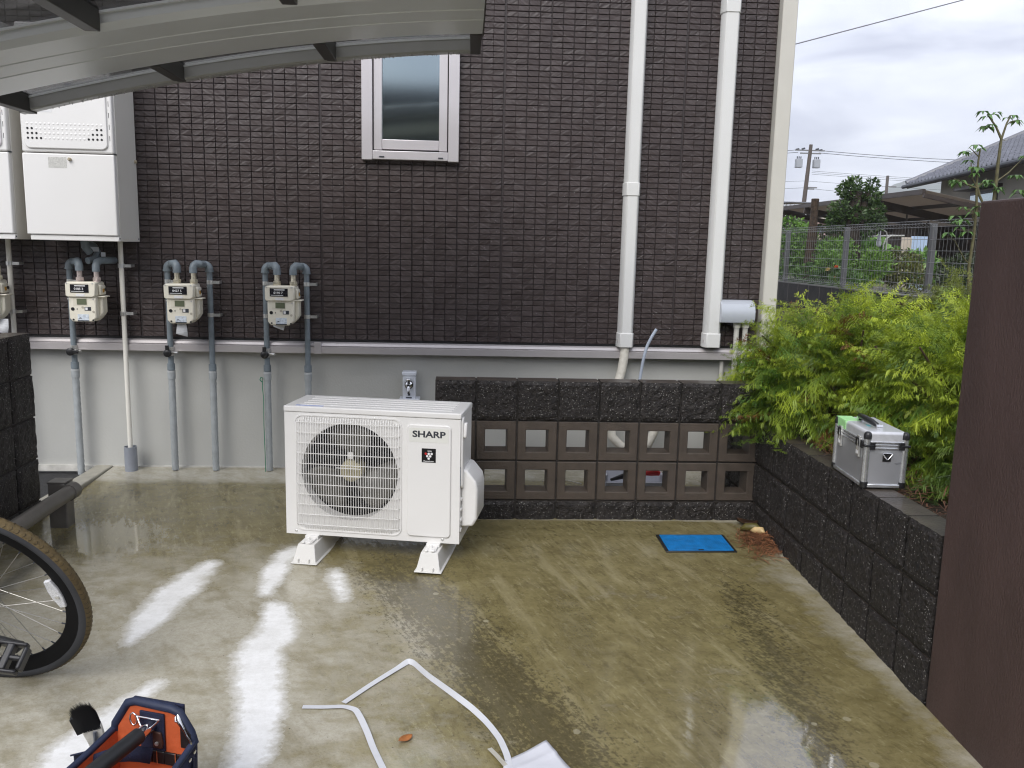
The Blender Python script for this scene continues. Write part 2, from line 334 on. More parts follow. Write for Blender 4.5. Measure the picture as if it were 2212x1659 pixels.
# =================================================================== HOUSE
def tile_material():
    m = bpy.data.materials.new('dark_brown_siding'); m.use_nodes = True; nt = m.node_tree; b = nt.nodes['Principled BSDF']; L = nt.links.new
    g = N(nt, 'ShaderNodeNewGeometry')
    def mapped(stretch, rot=0.0):
        q = N(nt, 'ShaderNodeMapping'); q.inputs['Rotation'].default_value = (0, rot, 0); L(g.outputs['Position'], q.inputs[0])
        q2 = N(nt, 'ShaderNodeMapping'); q2.inputs['Scale'].default_value = stretch; L(q.outputs[0], q2.inputs[0]); return q2.outputs[0]
    def nz(vec, sc, det=4):
        q = N(nt, 'ShaderNodeTexNoise'); q.inputs['Scale'].default_value = sc; q.inputs['Detail'].default_value = det; L(vec, q.inputs['Vector']); return q.outputs['Fac']
    # one random value per embossed piece
    sn = N(nt, 'ShaderNodeVectorMath', operation='DIVIDE'); sn.inputs[1].default_value = (.0625, 10, .0305); ad = N(nt, 'ShaderNodeVectorMath', operation='ADD'); ad.inputs[1].default_value = (1.8, 0, -.784)
    L(g.outputs['Position'], ad.inputs[0]); L(ad.outputs[0], sn.inputs[0]); fl = N(nt, 'ShaderNodeVectorMath', operation='FLOOR'); L(sn.outputs[0], fl.inputs[0])
    wn_ = N(nt, 'ShaderNodeTexWhiteNoise'); L(fl.outputs[0], wn_.inputs['Vector'])
    s1 = nz(mapped((14, 1, 95), .62), 1.0, 5); s2 = nz(mapped((14, 1, 95), -.62), 1.0, 5)
    mix = N(nt, 'ShaderNodeMix', data_type='FLOAT'); gt = N(nt, 'ShaderNodeMath', operation='GREATER_THAN'); gt.inputs[1].default_value = .5; L(wn_.outputs['Value'], gt.inputs[0])
    L(gt.outputs[0], mix.inputs[0]); L(s1, mix.inputs[2]); L(s2, mix.inputs[3])
    cr = N(nt, 'ShaderNodeValToRGB'); e = cr.color_ramp.elements; e[0].color = (.040, .0285, .0270, 1); e[1].color = (.062, .0470, .0450, 1); L(wn_.outputs['Value'], cr.inputs[0])
    hi = N(nt, 'ShaderNodeValToRGB'); hi.color_ramp.elements[0].position = .52; hi.color_ramp.elements[1].position = .66; L(mix.outputs[0], hi.inputs[0])
    mc = N(nt, 'ShaderNodeMix', data_type='RGBA'); hm = N(nt, 'ShaderNodeMath', operation='MULTIPLY'); hm.inputs[1].default_value = .42; L(hi.outputs[0], hm.inputs[0])
    L(hm.outputs[0], mc.inputs[0]); L(cr.outputs[0], mc.inputs[6]); mc.inputs[7].default_value = (.135, .115, .112, 1)
    # splash specks
    vo = N(nt, 'ShaderNodeTexVoronoi'); vo.inputs['Scale'].default_value = 55; L(g.outputs['Position'], vo.inputs['Vector'])
    w2 = N(nt, 'ShaderNodeTexWhiteNoise'); L(vo.outputs['Position'], w2.inputs['Vector'])
    a = N(nt, 'ShaderNodeMath', operation='LESS_THAN'); a.inputs[1].default_value = .12; L(vo.outputs['Distance'], a.inputs[0])
    c = N(nt, 'ShaderNodeMath', operation='GREATER_THAN'); c.inputs[1].default_value = .86; L(w2.outputs['Value'], c.inputs[0])
    d = N(nt, 'ShaderNodeMath', operation='MULTIPLY'); L(a.outputs[0], d.inputs[0]); L(c.outputs[0], d.inputs[1])
    lw = nz(g.outputs['Position'], 2.0); d2 = N(nt, 'ShaderNodeMath', operation='MULTIPLY'); L(d.outputs[0], d2.inputs[0]); L(lw, d2.inputs[1])
    m2 = N(nt, 'ShaderNodeMix', data_type='RGBA'); L(d2.outputs[0], m2.inputs[0]); L(mc.outputs[2], m2.inputs[6]); m2.inputs[7].default_value = (.45, .43, .42, 1)
    L(m2.outputs[2], b.inputs['Base Color']); b.inputs['Roughness'].default_value = .38
    bp = N(nt, 'ShaderNodeBump'); bp.inputs['Strength'].default_value = .9; bp.inputs['Distance'].default_value = .004; L(mix.outputs[0], bp.inputs['Height']); L(bp.outputs[0], b.inputs['Normal'])
    return m
HY = 4.8
house = thing('brown_house', 'dark brown house wall of small embossed rectangles over a grey plaster base', 'house', (0, HY, 0))
M_tile = tile_material(); M_joint = mat('siding_joint', (.040, .030, .030), .5, var=.2)
hb = MB(); hb.bx(-3.4, 1.70, .008, .3, .73, 5.2); hb.bx(1.4, 1.70, .3, 7, .73, 5.2)
hb.build('wall', M_joint, house)
PX, PZ = .0625, .0305
def tile_geo(w, h, d, jit):
    c = .0016; t = [random.uniform(-jit, jit) for _ in range(4)]
    x0, x1, z0, z1 = -w / 2, w / 2, -h / 2, h / 2
    vs = [(x0, .0075, z0), (x1, .0075, z0), (x1, .0075, z1), (x0, .0075, z1),
          (x0, -d + .0018, z0), (x1, -d + .0018, z0), (x1, -d + .0018, z1), (x0, -d + .0018, z1),
          (x0 + c, -d + t[0], z0 + c), (x1 - c, -d + t[1], z0 + c), (x1 - c, -d + t[2], z1 - c), (x0 + c, -d + t[3], z1 - c)]
    fs = [(8, 9, 10, 11), (4, 5, 9, 8), (5, 6, 10, 9), (6, 7, 11, 10), (7, 4, 8, 11), (0, 1, 5, 4), (1, 2, 6, 5), (2, 3, 7, 6), (3, 0, 4, 7)]
    return vs, fs
var = [tile_geo(.0580, .0268, .0, .0007) for _ in range(8)]
var_me = []
for vs, fs in var:
    me = bpy.data.meshes.new('tile'); me.from_pydata(vs, [], fs); me.materials.append(M_tile); var_me.append(me)
cells = []
for i in range(-12, 62):                                   # columns from the bold joint at X = -1.8
    x = -1.8 + PX * (i + .5)
    q = i % 16; g4 = i % 4
    off = (.0012 if g4 == 0 else -.0012 if g4 == 3 else 0) + (.003 if q == 0 else -.003 if q == 15 else 0)
    if x + .03 > 1.70: continue
    for j in range(0, 68):
        z = .784 + PZ * (j + .5)
        if -.57 < x < -.05 and z > 1.79: continue            # behind the window frame
        cells.append((x + off, z))
def shows(c):
    x, z = c
    hid = (.83 < x < 1.0) or (1.33 < x < 1.51) or z > 2.68 or x < -1.7 or z < .8
    roof = x < .1 and z > 2.05 + .1 * x
    return (not hid and not roof, z)
vis = sorted([c for c in cells if shows(c)[0]], key=lambda c: -c[1])
near = set(vis[:300])
for k, c in enumerate(sorted(near)):
    o = bpy.data.objects.new('tile', random.choice(var_me)); COL.objects.link(o); o.parent = house; o.location = (c[0], 0, c[1])
TV = []; TF = []
for c in cells:
    if c in near: continue
    vs, fs = random.choice(var); o = len(TV)
    TV += [(v[0] + c[0], v[1], v[2] + c[1]) for v in vs]; TF += [tuple(a + o for a in f) for f in fs]
tf = npmesh('tile_field', TV, TF, M_tile, house); tf['kind'] = 'stuff'
MB().bx(-3.4, 1.70, -.003, .0078, .7723, .7845).build('gap_shade_strip', M_black, house)  # solid black strip stands in for the shade of the gap above the trim
M_found = mat('grey_plaster', (.48, .482, .457), .75, var=.10, vscale=1.6, bump=.12, bscale=90)
MB().bx(-3.4, 1.66, .03, .3, -.4, .716).build('foundation', M_found, house)
MB().bx(-2.6, 1.45, .012, .031, .0, .034).build('base_mortar', mat('mortar_line', (.55, .54, .5), .8, var=.2, vscale=20), house)
M_trim = mat('trim_metal', (.52, .49, .49), .32, .25, var=.03)
def trim(x0, x1, nm):
    p = [(.028, .71), (-.044, .71), (-.046, .745), (-.034, .746), (-.034, .752), (-.040, .753), (-.030, .766), (-.004, .772), (.028, .772)]
    MB().prism(p, 0, x0, x1).build(nm, M_trim, house, smooth=20)
trim(-3.4, -.820, 'base_trim'); trim(-.822, 1.69, 'base_trim')
MB().bx(-.842, -.802, -.051, -.03, .707, .775).build('trim_joint', M_trim, house, bev=.002)
MB().bx(1.701, 1.785, -.055, .12, .70, 5.2).build('corner_trim', mat('cream_trim', (.60, .58, .52), .4, var=.03), house, bev=.006)
# window
wx0, wx1, wz0 = -.572, -.045, 1.778
M_alu = mat('window_aluminium', (.66, .63, .64), .28, .35, var=.03)
wtop = 2.62
wf = MB(); wf.bx(wx0, wx0 + .058, -.045, .02, wz0, wtop); wf.bx(wx1 - .058, wx1, -.045, .02, wz0, wtop)
wf.bx(wx0 + .0585, wx1 - .0585, -.043, .02, wz0 + .004, wz0 + .050); wf.bx(wx0 + .0585, wx1 - .0585, -.043, .02, wtop - .05, wtop)
win = wf.build('window', M_alu, house, bev=.003)
ss = MB(); a0, a1 = wx0 + .064, wx1 - .064
ss.bx(a0, a0 + .045, -.030, .015, wz0 + .056, wtop - .055); ss.bx(a1 - .045, a1, -.030, .015, wz0 + .056, wtop - .055); ss.bx(a0 + .0455, a1 - .0455, -.028, .015, wz0 + .060, wz0 + .112)
ss.build('sash', M_alu, win, bev=.003)
gm = mat('window_glass', (.36, .43, .45), .09, 1.0, var=.01)
MB().bx(a0 + .044, a1 - .044, -.004, .006, wz0 + .10, wtop - .06).build('pane', gm, win, smooth=0)
for sx in (.05, .37): MB().bx(wx0 + .045 + sx, wx0 + .072 + sx, -.0455, -.0425, wz0 + .014, wz0 + .021).build('drain_slot', M_ink, win)
# white pipe ducts
M_duct = mat('duct_white', (.72, .72, .70), .38, var=.02, vscale=4)
def duct(x0, x1, joints, ztop, zend, label):
    t = thing('pipe_duct', label, 'pipe cover', ((x0 + x1) / 2, HY, zend), group='white pipe ducts on the brown wall')
    w = (x1 - x0) / 2
    def prof(k): return [(-w - k, -.0), (-w - k, -.045), (-w * .72 - k, -.072 - k), (w * .72 + k, -.072 - k), (w + k, -.045), (w + k, 0)]
    MB().prism(prof(0), 2, .06, ztop - zend).build('duct', M_duct, t, bev=.006)
    for zj, h in joints: MB().prism(prof(.004), 2, zj - zend, zj - zend + h).build('joint_sleeve', M_duct, t, bev=.003)
    MB().prism(prof(.005), 2, .0, .082).build('end_cap', M_duct, t, bev=.004)
    MB().bx(-w - .006, -w + .012, -.055, -.050, .03, .045).build('clip_notch', M_trim, t)
duct(.878, .962, [(1.622, .072)], 5.2, .775, 'long white pipe duct nearer the window, with a cream hose leaving its lower end')
duct(1.375, 1.469, [(2.604, .075)], 5.2, .782, 'long white pipe duct close to the house corner, ending open beside the silver cover box')
# silver cover box with two conduits
jb = thing('cover_box', 'silver curved wall box above the yellow-green shrubs beside the house corner', 'junction box', (1.55, HY, .93))
pr = [(0.0, 0.0), (-.098, 0.0), (-.106, .03), (-.104, .07), (-.09, .105), (-.06, .124), (0.0, .126)]
MB().prism(pr, 0, -.098, .098).build('cover', mat('silver_blue_plastic', (.50, .53, .58), .35, .15, var=.03), jb, bev=.003)
MB().bx(.088, .092, -.108, -.1, .012, .018).build('screw', M_ink, jb)
for dx in (.012, .062):
    MB().tube([(dx, -.05, 0), (dx, -.05, -.03)], .021, 14).build('conduit_collar', M_cream, jb)
    pth = [(dx, -.05, -.03 - .42 * k / 60) for k in range(61)]
    MB().tube(pth, [.0165 if k % 2 else .0145 for k in range(61)], 10).build('conduit', mat('conduit_grey', (.52, .51, .47), .5), jb, smooth=60)
ca = MB().tube([(1.50, 4.79, .70), (1.50, 4.80, .3)], .012, 10).build('wall_conduit', mat('conduit_grey', (.5, .5, .5))); tag(ca, 'thin grey conduit running down the plaster base behind the shrubs', 'conduit')
# insulated hose + thin tube
M_wrap = mat('cream_tape_wrap', (.66, .63, .55), .55, var=.08, vscale=30, bump=.5, bscale=50)
ho = MB().tube([(.92, 4.76, .80), (.918, 4.755, .72), (.905, 4.745, .64), (.882, 4.73, .56), (.85, 4.70, .45), (.84, 4.68, .35), (.85, 4.66, .27), (.90, 4.63, .22), (.98, 4.61, .205), (1.05, 4.62, .235), (1.085, 4.64, .30), (1.10, 4.66, .42), (1.105, 4.67, .50)], .026, 14).build('drain_hose', M_wrap, smooth=60)
tag(ho, 'cream taped hose dropping from a white duct and looping behind the openwork blocks', 'hose')
tu = MB().tube([(1.062, 4.60, .896), (1.04, 4.605, .855), (1.019, 4.61, .808), (1.006, 4.615, .755), (.998, 4.62, .703), (.990, 4.64, .60), (.985, 4.66, .40), (.98, 4.7, .04)], .0085, 10).build('thin_tube', mat('pale_blue_tube', (.50, .56, .66), .35), smooth=60)
tag(tu, 'thin pale blue tube curling up from behind the block screen', 'tube')
# =================================================================== BLOCK WALLS
M_split = mat('split_face_block', (.025, .0215, .0200), 0.62, var=.6, vscale=60, bump=1.0, bscale=110, coat=.05, spec=.3, speck=(150, .26, (.30, .29, .27)))
M_cap = mat('block_top', (.058, .046, .036), .45, var=.35, vscale=14, bump=.5, bscale=90, coat=.25)
M_hollow = mat('brown_hollow_block', (.070, .054, .042), .55, var=.18, vscale=18, bump=.35, bscale=160)
M_mortar = mat('dark_mortar', (.030, .026, .023), .7, var=.4, vscale=40, bump=.5, bscale=100)
M_mort_l = mat('grey_mortar', (.13, .12, .105), .7, var=.4, vscale=40, bump=.5, bscale=100)
def split_block(w, h, d, seed, n=11):
    """block with a rough split face at y=0 facing -Y, rest smooth; origin at the lower left front corner"""
    vs = []; fs = []
    for j in range(n + 1):
        for i in range(n + 1):
            u, v = i / n, j / n; e = min(u, 1 - u, v, 1 - v)
            p = Vector((u * 5 + seed * 11.3, v * 5, seed * 3.1))
            y = -.0045 * mnoise.noise(p) - .0035 * mnoise.noise(p * 2.7) - .0022 * mnoise.noise(p * 6) - .008 * min(1, e * 14)
            vs.append((u * w, y + .006, v * h))
    for j in range(n):
        for i in range(n):
            a = j * (n + 1) + i; fs.append((a, a + 1, a + n + 2, a + n + 1))
    o = len(vs); vs += [(0, d, 0), (w, d, 0), (w, d, h), (0, d, h)]
    b = [k for k in range(n + 1)]; t = [n * (n + 1) + k for k in range(n + 1)]; l = [k * (n + 1) for k in range(n + 1)]; r = [k * (n + 1) + n for k in range(n + 1)]
    fs += [tuple(b[::-1]) + (o, o + 1), tuple(t) + (o + 2, o + 3), tuple(l) + (o + 3, o), tuple(r[::-1]) + (o + 1, o + 2), (o, o + 3, o + 2, o + 1)]
    me = bpy.data.meshes.new('split_block'); me.from_pydata(vs, [], fs); me.materials.append(M_split); me.materials.append(M_cap)
    me.polygons[n * n + 1].material_index = 1
    return me
def place(name, me, parent, loc, rz=0):
    o = bpy.data.objects.new(name, me); COL.objects.link(o); o.parent = parent; o.location = loc; o.rotation_euler = (0, 0, rz); return o
SB = [split_block(.191, .191, .11, k) for k in range(7)]
# ---- openwork screen wall across the slab
scr = thing('block_screen', 'low dark block wall with two courses of square openings behind the outdoor unit', 'block wall', (-.139, 3.995, 0))
def hollow_mesh():
    w, a, b, d = .192, .041, .151, .10
    out = [(0, 0), (w, 0), (w, w), (0, w)]; inn = [(a, a), (b, a), (b, b), (a, b)]; inb = [(a + .004, a + .004), (b - .004, a + .004), (b - .004, b - .004), (a + .004, b - .004)]
    vs = [(x, 0, z) for x, z in out] + [(x, 0, z) for x, z in inn] + [(x, d, z) for x, z in inb] + [(x, d, z) for x, z in out]; fs = []
    for i in range(4):
        j = (i + 1) % 4; fs += [(i, j, 4 + j, 4 + i), (4 + i, 4 + j, 8 + j, 8 + i), (8 + i, 8 + j, 12 + j, 12 + i), (12 + i, 12 + j, j, i)]
    me = bpy.data.meshes.new('hollow_block'); me.from_pydata(vs, [], [f[::-1] for f in fs]); me.materials.append(M_hollow)
    bm = bmesh.new(); bm.from_mesh(me); bmesh.ops.recalc_face_normals(bm, faces=bm.faces); bm.to_mesh(me); bm.free(); return me
HB = hollow_mesh()
for i in range(8):
    x = .2 * i + .0045
    place('split_block', SB[(i * 3) % 7], scr, (x, -.006, .4995)); place('split_block', SB[(i * 3 + 2) % 7], scr, (x, -.004, -.1005))
    for z in (.299, .099):
        o = place('hollow_block', HB, scr, (x, random.uniform(-.0015, .0015), z))
        md = o.modifiers.new('bevel', 'BEVEL'); md.width = .003; md.segments = 1
mo = MB()
for z0, z1 in ((.0905, .0990), (.2910, .2988), (.4908, .4995)): mo.bx(.004, 1.589, .010, .098, z0, z1)
for i in range(9):
    x = .2 * i - .0042; x0 = max(x, .003)
    for za, zb in ((.0992, .2906), (.2990, .4906)): mo.bx(x0, min(.2 * i + .0042, 1.588), .009, .098, za, zb)
    mo.bx(x0, min(.2 * i + .0042, 1.588), .012, .098, .4998, .686); mo.bx(x0, min(.2 * i + .0042, 1.588), .012, .098, -.1, .0903)
mo.build('mortar', M_mortar, scr, smooth=0)
# ---- retaining wall of the planting bed (faces -X)
ret = thing('retaining_wall', 'dark split-face block wall holding the shrub bed, running away beside the slab', 'block wall', (1.45, 2.36, 0))
ROT = -math.pi / 2           # local -Y face turned to -X ; local +x runs towards -Y
for k in range(-5, 7):
    y1 = 3.368 + .2 * k + .2 - .0045
    for r, z in enumerate((-.3005, -.1005, .0995, .2995)):
        if z < -.2 and k > 1: continue
        place('split_block', SB[(k * 5 + r * 2) % 7], ret, (0, y1 - 2.36, z), ROT)
mo = MB(); mo.bx(.014, .10, .0, 2.40, -.3, .4895)
for r, z in enumerate((-.105, .095, .295)): mo.bx(.0145, .012 + .01, .0, 2.40, z - .0045, z + .0045)
mo.build('mortar', M_mortar, ret, smooth=0)
# ---- wall along the other side of the slab (faces +X)
lw = thing('side_wall', 'taller dark split-face block wall in front of the water heaters, beside the bicycle', 'block wall', (-2.003, 4.0, 0))
for k in range(9):
    for r in range(5):
        z = -.1055 + .2 * r + (.0 if r else 0)
        place('split_block', SB[(k * 2 + r * 3) % 7], lw, (0, -.2 * (k + 1) + .0045, z - .004), math.pi / 2)
MB().bx(-.10, -.014, -1.8, -.004, -.1, .874).build('mortar', M_mortar, lw, smooth=0)
# ---- rust brown rendered panel wall
pw = thing('panel_wall', 'tall rust-brown rendered wall panel, the nearest thing beside the shrub bed', 'wall', (1.452, 2.36, -.3))
M_panel = mat('brown_render', (.066, .040, .036), .55, var=.20, vscale=5, bump=.4, bscale=170, stretch=(1, 1, .45))
MB().bx(0, .17, -4.2, 0, 0, 1.785).build('panel', M_panel, pw, bev=.008)
# =================================================================== AC OUTDOOR UNIT
ac = thing('outdoor_unit', 'new white air conditioner outdoor unit standing on two plastic feet', 'air conditioner', (-.76, 3.56, -.018), -.179)
AW, AD, Z0, ZT = .762, .267, .093, .658
GX0, GX1, GZ0, GZ1 = .044, .5125, Z0 + .020, Z0 + .530
CX, CZ, CR = .284, Z0 + .288, .211
def front_panel():
    """front sheet (y=0) with a circular fan opening"""
    n = 64; vs = []; fs = []
    ring = [(CX + CR * math.cos(2 * math.pi * k / n), CZ + CR * math.sin(2 * math.pi * k / n)) for k in range(n)]
    x0, x1, z0, z1 = .0, AW, Z0, ZT - .026
    def outer(k):
        a = 2 * math.pi * k / n; c, s = math.cos(a), math.sin(a)
        t = min((x1 - CX if c > 0 else x0 - CX) / c if abs(c) > 1e-6 else 9, (z1 - CZ if s > 0 else z0 - CZ) / s if abs(s) > 1e-6 else 9)
        return CX + c * t, CZ + s * t
    oc = [outer(k) for k in range(n)]
    for k in range(n): vs.append((ring[k][0], 0, ring[k][1]))
    for k in range(n): vs.append((oc[k][0], 0, oc[k][1]))
    for k in range(n): vs.append((CX + CR * .985 * math.cos(2 * math.pi * k / n), .055, CZ + CR * .985 * math.sin(2 * math.pi * k / n)))
    for k in range(n):
        j = (k + 1) % n; fs.append((k, n + k, n + j, j)[::-1]); fs.append((k, j, 2 * n + j, 2 * n + k)[::-1])
    for cx, cz in ((x0, z0), (x1, z0), (x1, z1), (x0, z1)):
        a = math.atan2(cz - CZ, cx - CX) % (2 * math.pi); k = int(a / (2 * math.pi) * n); vs.append((cx, 0, cz)); fs.append((n + k, len(vs) - 1, n + (k + 1) % n)[::-1])
    return MB().add(vs, fs)
b = front_panel()
b.bx(0, .0015, .0005, AD, Z0, ZT - .026); b.bx(AW - .0015, AW, .0005, AD, Z0, ZT - .026); b.bx(.002, AW - .002, .0005, AD, Z0, Z0 + .0015)
casing = b.build('casing', M_white, ac, smooth=20)
lid = MB(); lid.bx(-.003, AW + .003, -.003, AD + .003, ZT - .0255, ZT)
lid_o = lid.build('lid', M_white, ac, bev=.005)
for k in range(5):
    y = .040 + k * .046; MB().bx(.055, AW - .045, y, y + .020, ZT - .0005, ZT + .0022).build('lid_rib', M_white, lid_o, bev=.0025)
MB().bx(.045, .165, .012, .030, ZT + .0002, ZT + .0012).build('caution_label', mat('pale_blue_print', (.42, .48, .72), .5, var=.1, vscale=90), lid_o)
# rim round the grille (raised rounded frame) and wires
rim_o = rrect(GX0, GX1, GZ0, GZ1, .035); rim_i = rrect(GX0 + .005, GX1 - .005, GZ0 + .005, GZ1 - .005, .031); n = len(rim_o)
vs = [(x, 0.0005, z) for x, z in rim_o] + [(x, -.004, z) for x, z in rim_o] + [(x, -.004, z) for x, z in rim_i] + [(x, .0005, z) for x, z in rim_i]; fs = []
for i in range(n):
    j = (i + 1) % n
    for q in range(3): fs.append((q * n + i, q * n + j, (q + 1) * n + j, (q + 1) * n + i))
gr = MB().add(vs, fs).build('fan_grille', M_white, ac, smooth=50)
MB().prism(rrect(GX0 - .003, GX1 + .003, GZ0 - .003, GZ1 + .003, .037), 1, -.0006, .0).build('grille_seam', mat('seam_grey', (.42, .42, .41), .5), gr) if False else None
wires = MB(); nv = 42
for k in range(nv):
    x = GX0 + .011 + (GX1 - GX0 - .022) * k / (nv - 1)
    dz = .006 if 2 < k < nv - 3 else .02
    wires.tube([(x, .001, GZ0 + dz), (x, -.013, GZ0 + dz + .015), (x, -.016, CZ), (x, -.013, GZ1 - dz - .015), (x, .001, GZ1 - dz)], .0017, 5)
w = wires.build('grille_wire', M_white, gr, smooth=60)
for k in range(11):
    z = GZ0 + .03 + (GZ1 - GZ0 - .06) * k / 10
    MB().tube([(GX0 + .006, .002, z), (GX0 + .018, -.0135, z), (CX, -.0145, z), (GX1 - .018, -.0135, z), (GX1 - .006, .002, z)], .0018, 5).build('cross_wire', M_white, gr, smooth=60)
for z in (CZ + .02, CZ - .015): MB().tube([(CX - .055, -.0145, z), (CX + .055, -.0145, z)], .0017, 5).build('cross_wire', M_white, gr)
# fan, shroud, motor and coil behind
Mfan = mat('smoke_grey_blade', (.105, .10, .085), .4, var=.1)
MB().bx(.012, .55, .150, .155, Z0 + .01, ZT - .03).build('coil', mat('black_coil', (.012, .012, .013), .5, var=.5, vscale=3, bump=.6, bscale=300, stretch=(.05, .05, 1)), ac)
coilf = MB()
for k in range(62):
    z = Z0 + .02 + k * .0083; coilf.bx(.02, .545, .146, .1495, z, z + .003)
coilf.build('coil_fins', mat('coil_fin', (.010, .010, .010), .4), ac)
fan = bpy.data.objects.new('fan', bpy.data.meshes.new('fan'))
hubm = MB(); RX = Matrix.Rotation(math.pi / 2, 4, 'X')
hubm.lathe([(.0, -.03), (.03, -.03), (.048, -.02), (.052, .03)], 28, Matrix.Translation((CX, .045, CZ)) @ Matrix.Rotation(-math.pi / 2, 4, 'X') @ Matrix.Identity(4))
fan = hubm.build('fan', mat('yellowed_hub', (.40, .36, .22), .45, var=.15, vscale=30), ac, smooth=40)
for a0 in (205, 325, 85):
    vs = []; fs = []; nr, na = 7, 8
    for i in range(nr):
        rr = .045 + (.200 - .045) * i / (nr - 1); span = 54 + 24 * math.sin(i / (nr - 1) * math.pi * .8)
        for j in range(na):
            t = j / (na - 1) - .5; a = rad(a0 + t * span + 14 * i / (nr - 1)); vs.append((CX + rr * math.cos(a), .05 + t * .05 * (1.3 - .4 * i / nr), CZ + rr * math.sin(a)))
    for i in range(nr - 1):
        for j in range(na - 1): q = i * na + j; fs.append((q, q + 1, q + na + 1, q + na))
    bl = MB().add(vs, fs).build('blade', Mfan, fan, smooth=80); md = bl.modifiers.new('solid', 'SOLIDIFY'); md.thickness = .003
MB().bx(CX - .012, CX + .012, .012, .014, CZ + .055, CZ + .085).build('hub_tag', M_white, fan)
# service panel with lettering and mark
spn = MB().prism(rrect(.536, .724, Z0 + .026, Z0 + .512, .018), 1, -.0075, .0005).build('service_panel', M_white, ac, bev=.006, segs=3)
MB().prism(rrect(.546, .714, Z0 + .438, Z0 + .498, .006), 1, -.0083, -.0070).build('name_field', mat('off_white_field', (.76, .76, .71), .4, var=.01), spn)
text('lettering', 'SHARP', .037, M_ink, spn, (.630, -.0086, Z0 + .471), sx=1.28, off=.0011)
mk = MB().prism(rrect(.600, .660, Z0 + .352, Z0 + .412, .002), 1, -.0085, -.0070).build('emblem', mat('emblem_black', (.006, .006, .007), .3, var=.05), spn)
M_dot = mat('emblem_white', (.8, .8, .8), .5, var=.02); M_red = mat('emblem_red', (.55, .02, .02), .5, var=.02)
for (dx, dz, c) in ((-.0125, .006, 1), (0, .006, 0), (.0125, .006, 0), (-.00625, -.0042, 0), (.00625, -.0042, 0), (0, -.0144, 0)):
    MB().lathe([(.0052, -.0003), (.0052, .0003)], 14, Matrix.Translation((.630 + dx, -.0088, Z0 + .3835 + dz)) @ RX).build('emblem_dot', M_red if c else M_dot, mk)
text('lettering', 'Ion', .0125, M_dot, mk, (.634, -.0088, Z0 + .4015), sx=1.1, off=.0001)
text('lettering', 'Plasmacluster', .0082, M_dot, mk, (.630, -.0088, Z0 + .3575), sx=.98, off=.0001)
# right hand side: handle, label, valve cover
MB().prism(rrect(.008, .060, Z0 + .24, Z0 + .545, .02), 0, AW - .0005, AW + .010).build('side_cover', M_white, ac, bev=.005)
MB().prism([(.010, Z0 + .46), (.055, Z0 + .46), (.06, Z0 + .50), (.045, Z0 + .522), (.018, Z0 + .522)], 0, AW + .0095, AW + .024).build('grip', M_white, ac, bev=.006)
MB().bx(AW + .0005, AW + .0022, .006, .05, Z0 + .255, Z0 + .335).build('rating_label', mat('label_film', (.30, .33, .38), .4, var=.5, vscale=140), ac)
vp = [(.075, Z0 + .055), (.25, Z0 + .055), (.25, Z0 + .315), (.19, Z0 + .315), (.075, Z0 + .20)]
MB().prism([(AW - .0005, Z0 + .318), (AW + .020, Z0 + .318), (AW + .062, Z0 + .268), (AW + .070, Z0 + .235), (AW + .070, Z0 + .105), (AW + .052, Z0 + .070), (AW - .0005, Z0 + .066)], 1, .032, .225).build('valve_cover', M_white, ac, bev=.011, segs=3)
for k in range(4): MB().bx(AW - .001, AW + .005, .012 + .0, .052, Z0 + .05 + k * .045, Z0 + .062 + k * .045).build('side_rib', M_white, ac, bev=.002)
for x, z in ((.045, Z0 + .014), (.69, Z0 + .016), (.395, ZT - .038)):
    MB().lathe([(.0052, 0), (.0052, .002), (.003, .0035)], 12, Matrix.Translation((x, 0, z)) @ RX).build('screw', M_metal, ac)
# plastic feet
M_foot = mat('foot_plastic', (.70, .69, .66), .45, var=.03, vscale=10)
for fx in (.060, .594):
    fm = MB(); w = .116; y0, y1 = -.116, .335; h = .078
    vs = [(0, y0, 0), (w, y0, 0), (w, y1, 0), (0, y1, 0), (.0, y0, .006), (w, y0, .006), (w, y1, .006), (0, y1, .006),
          (.007, y0 + .007, .0065), (w - .007, y0 + .007, .0065), (w - .007, y1 - .007, .0065), (.007, y1 - .007, .0065),
          (.022, y0 + .034, h), (w - .022, y0 + .034, h), (w - .022, y1 - .034, h), (.022, y1 - .034, h)]
    fs = [(3, 2, 1, 0), (0, 1, 5, 4), (1, 2, 6, 5), (2, 3, 7, 6), (3, 0, 4, 7), (4, 5, 9, 8), (5, 6, 10, 9), (6, 7, 11, 10), (7, 4, 8, 11), (8, 9, 13, 12), (9, 10, 14, 13), (10, 11, 15, 14), (11, 8, 12, 15), (12, 13, 14, 15)]
    ft = fm.add([(a + fx, b_, c) for a, b_, c in vs], fs).build('foot', M_foot, ac, bev=.003)
    for dx in (.032, .078): MB().bx(fx + dx, fx + dx + .004, y0 + .001, y0 + .02, .006, .022).build('foot_rib', M_foot, ft)
    br = MB(); br.bx(fx + .034, fx + .082, -.072, -.012, h - .001, h + .008); br.bx(fx + .038, fx + .050, -.082, -.050, h + .002, h + .010); br.bx(fx + .066, fx + .078, -.082, -.050, h + .002, h + .010)
    br.tube([(fx + .058, -.045, h), (fx + .058, -.045, h + .020)], .006, 8); br.bx(fx + .030, fx + .088, -.02, .26, h + .0005, Z0 + .001)
    br.build('clamp_bracket', M_white, ft, bev=.002)
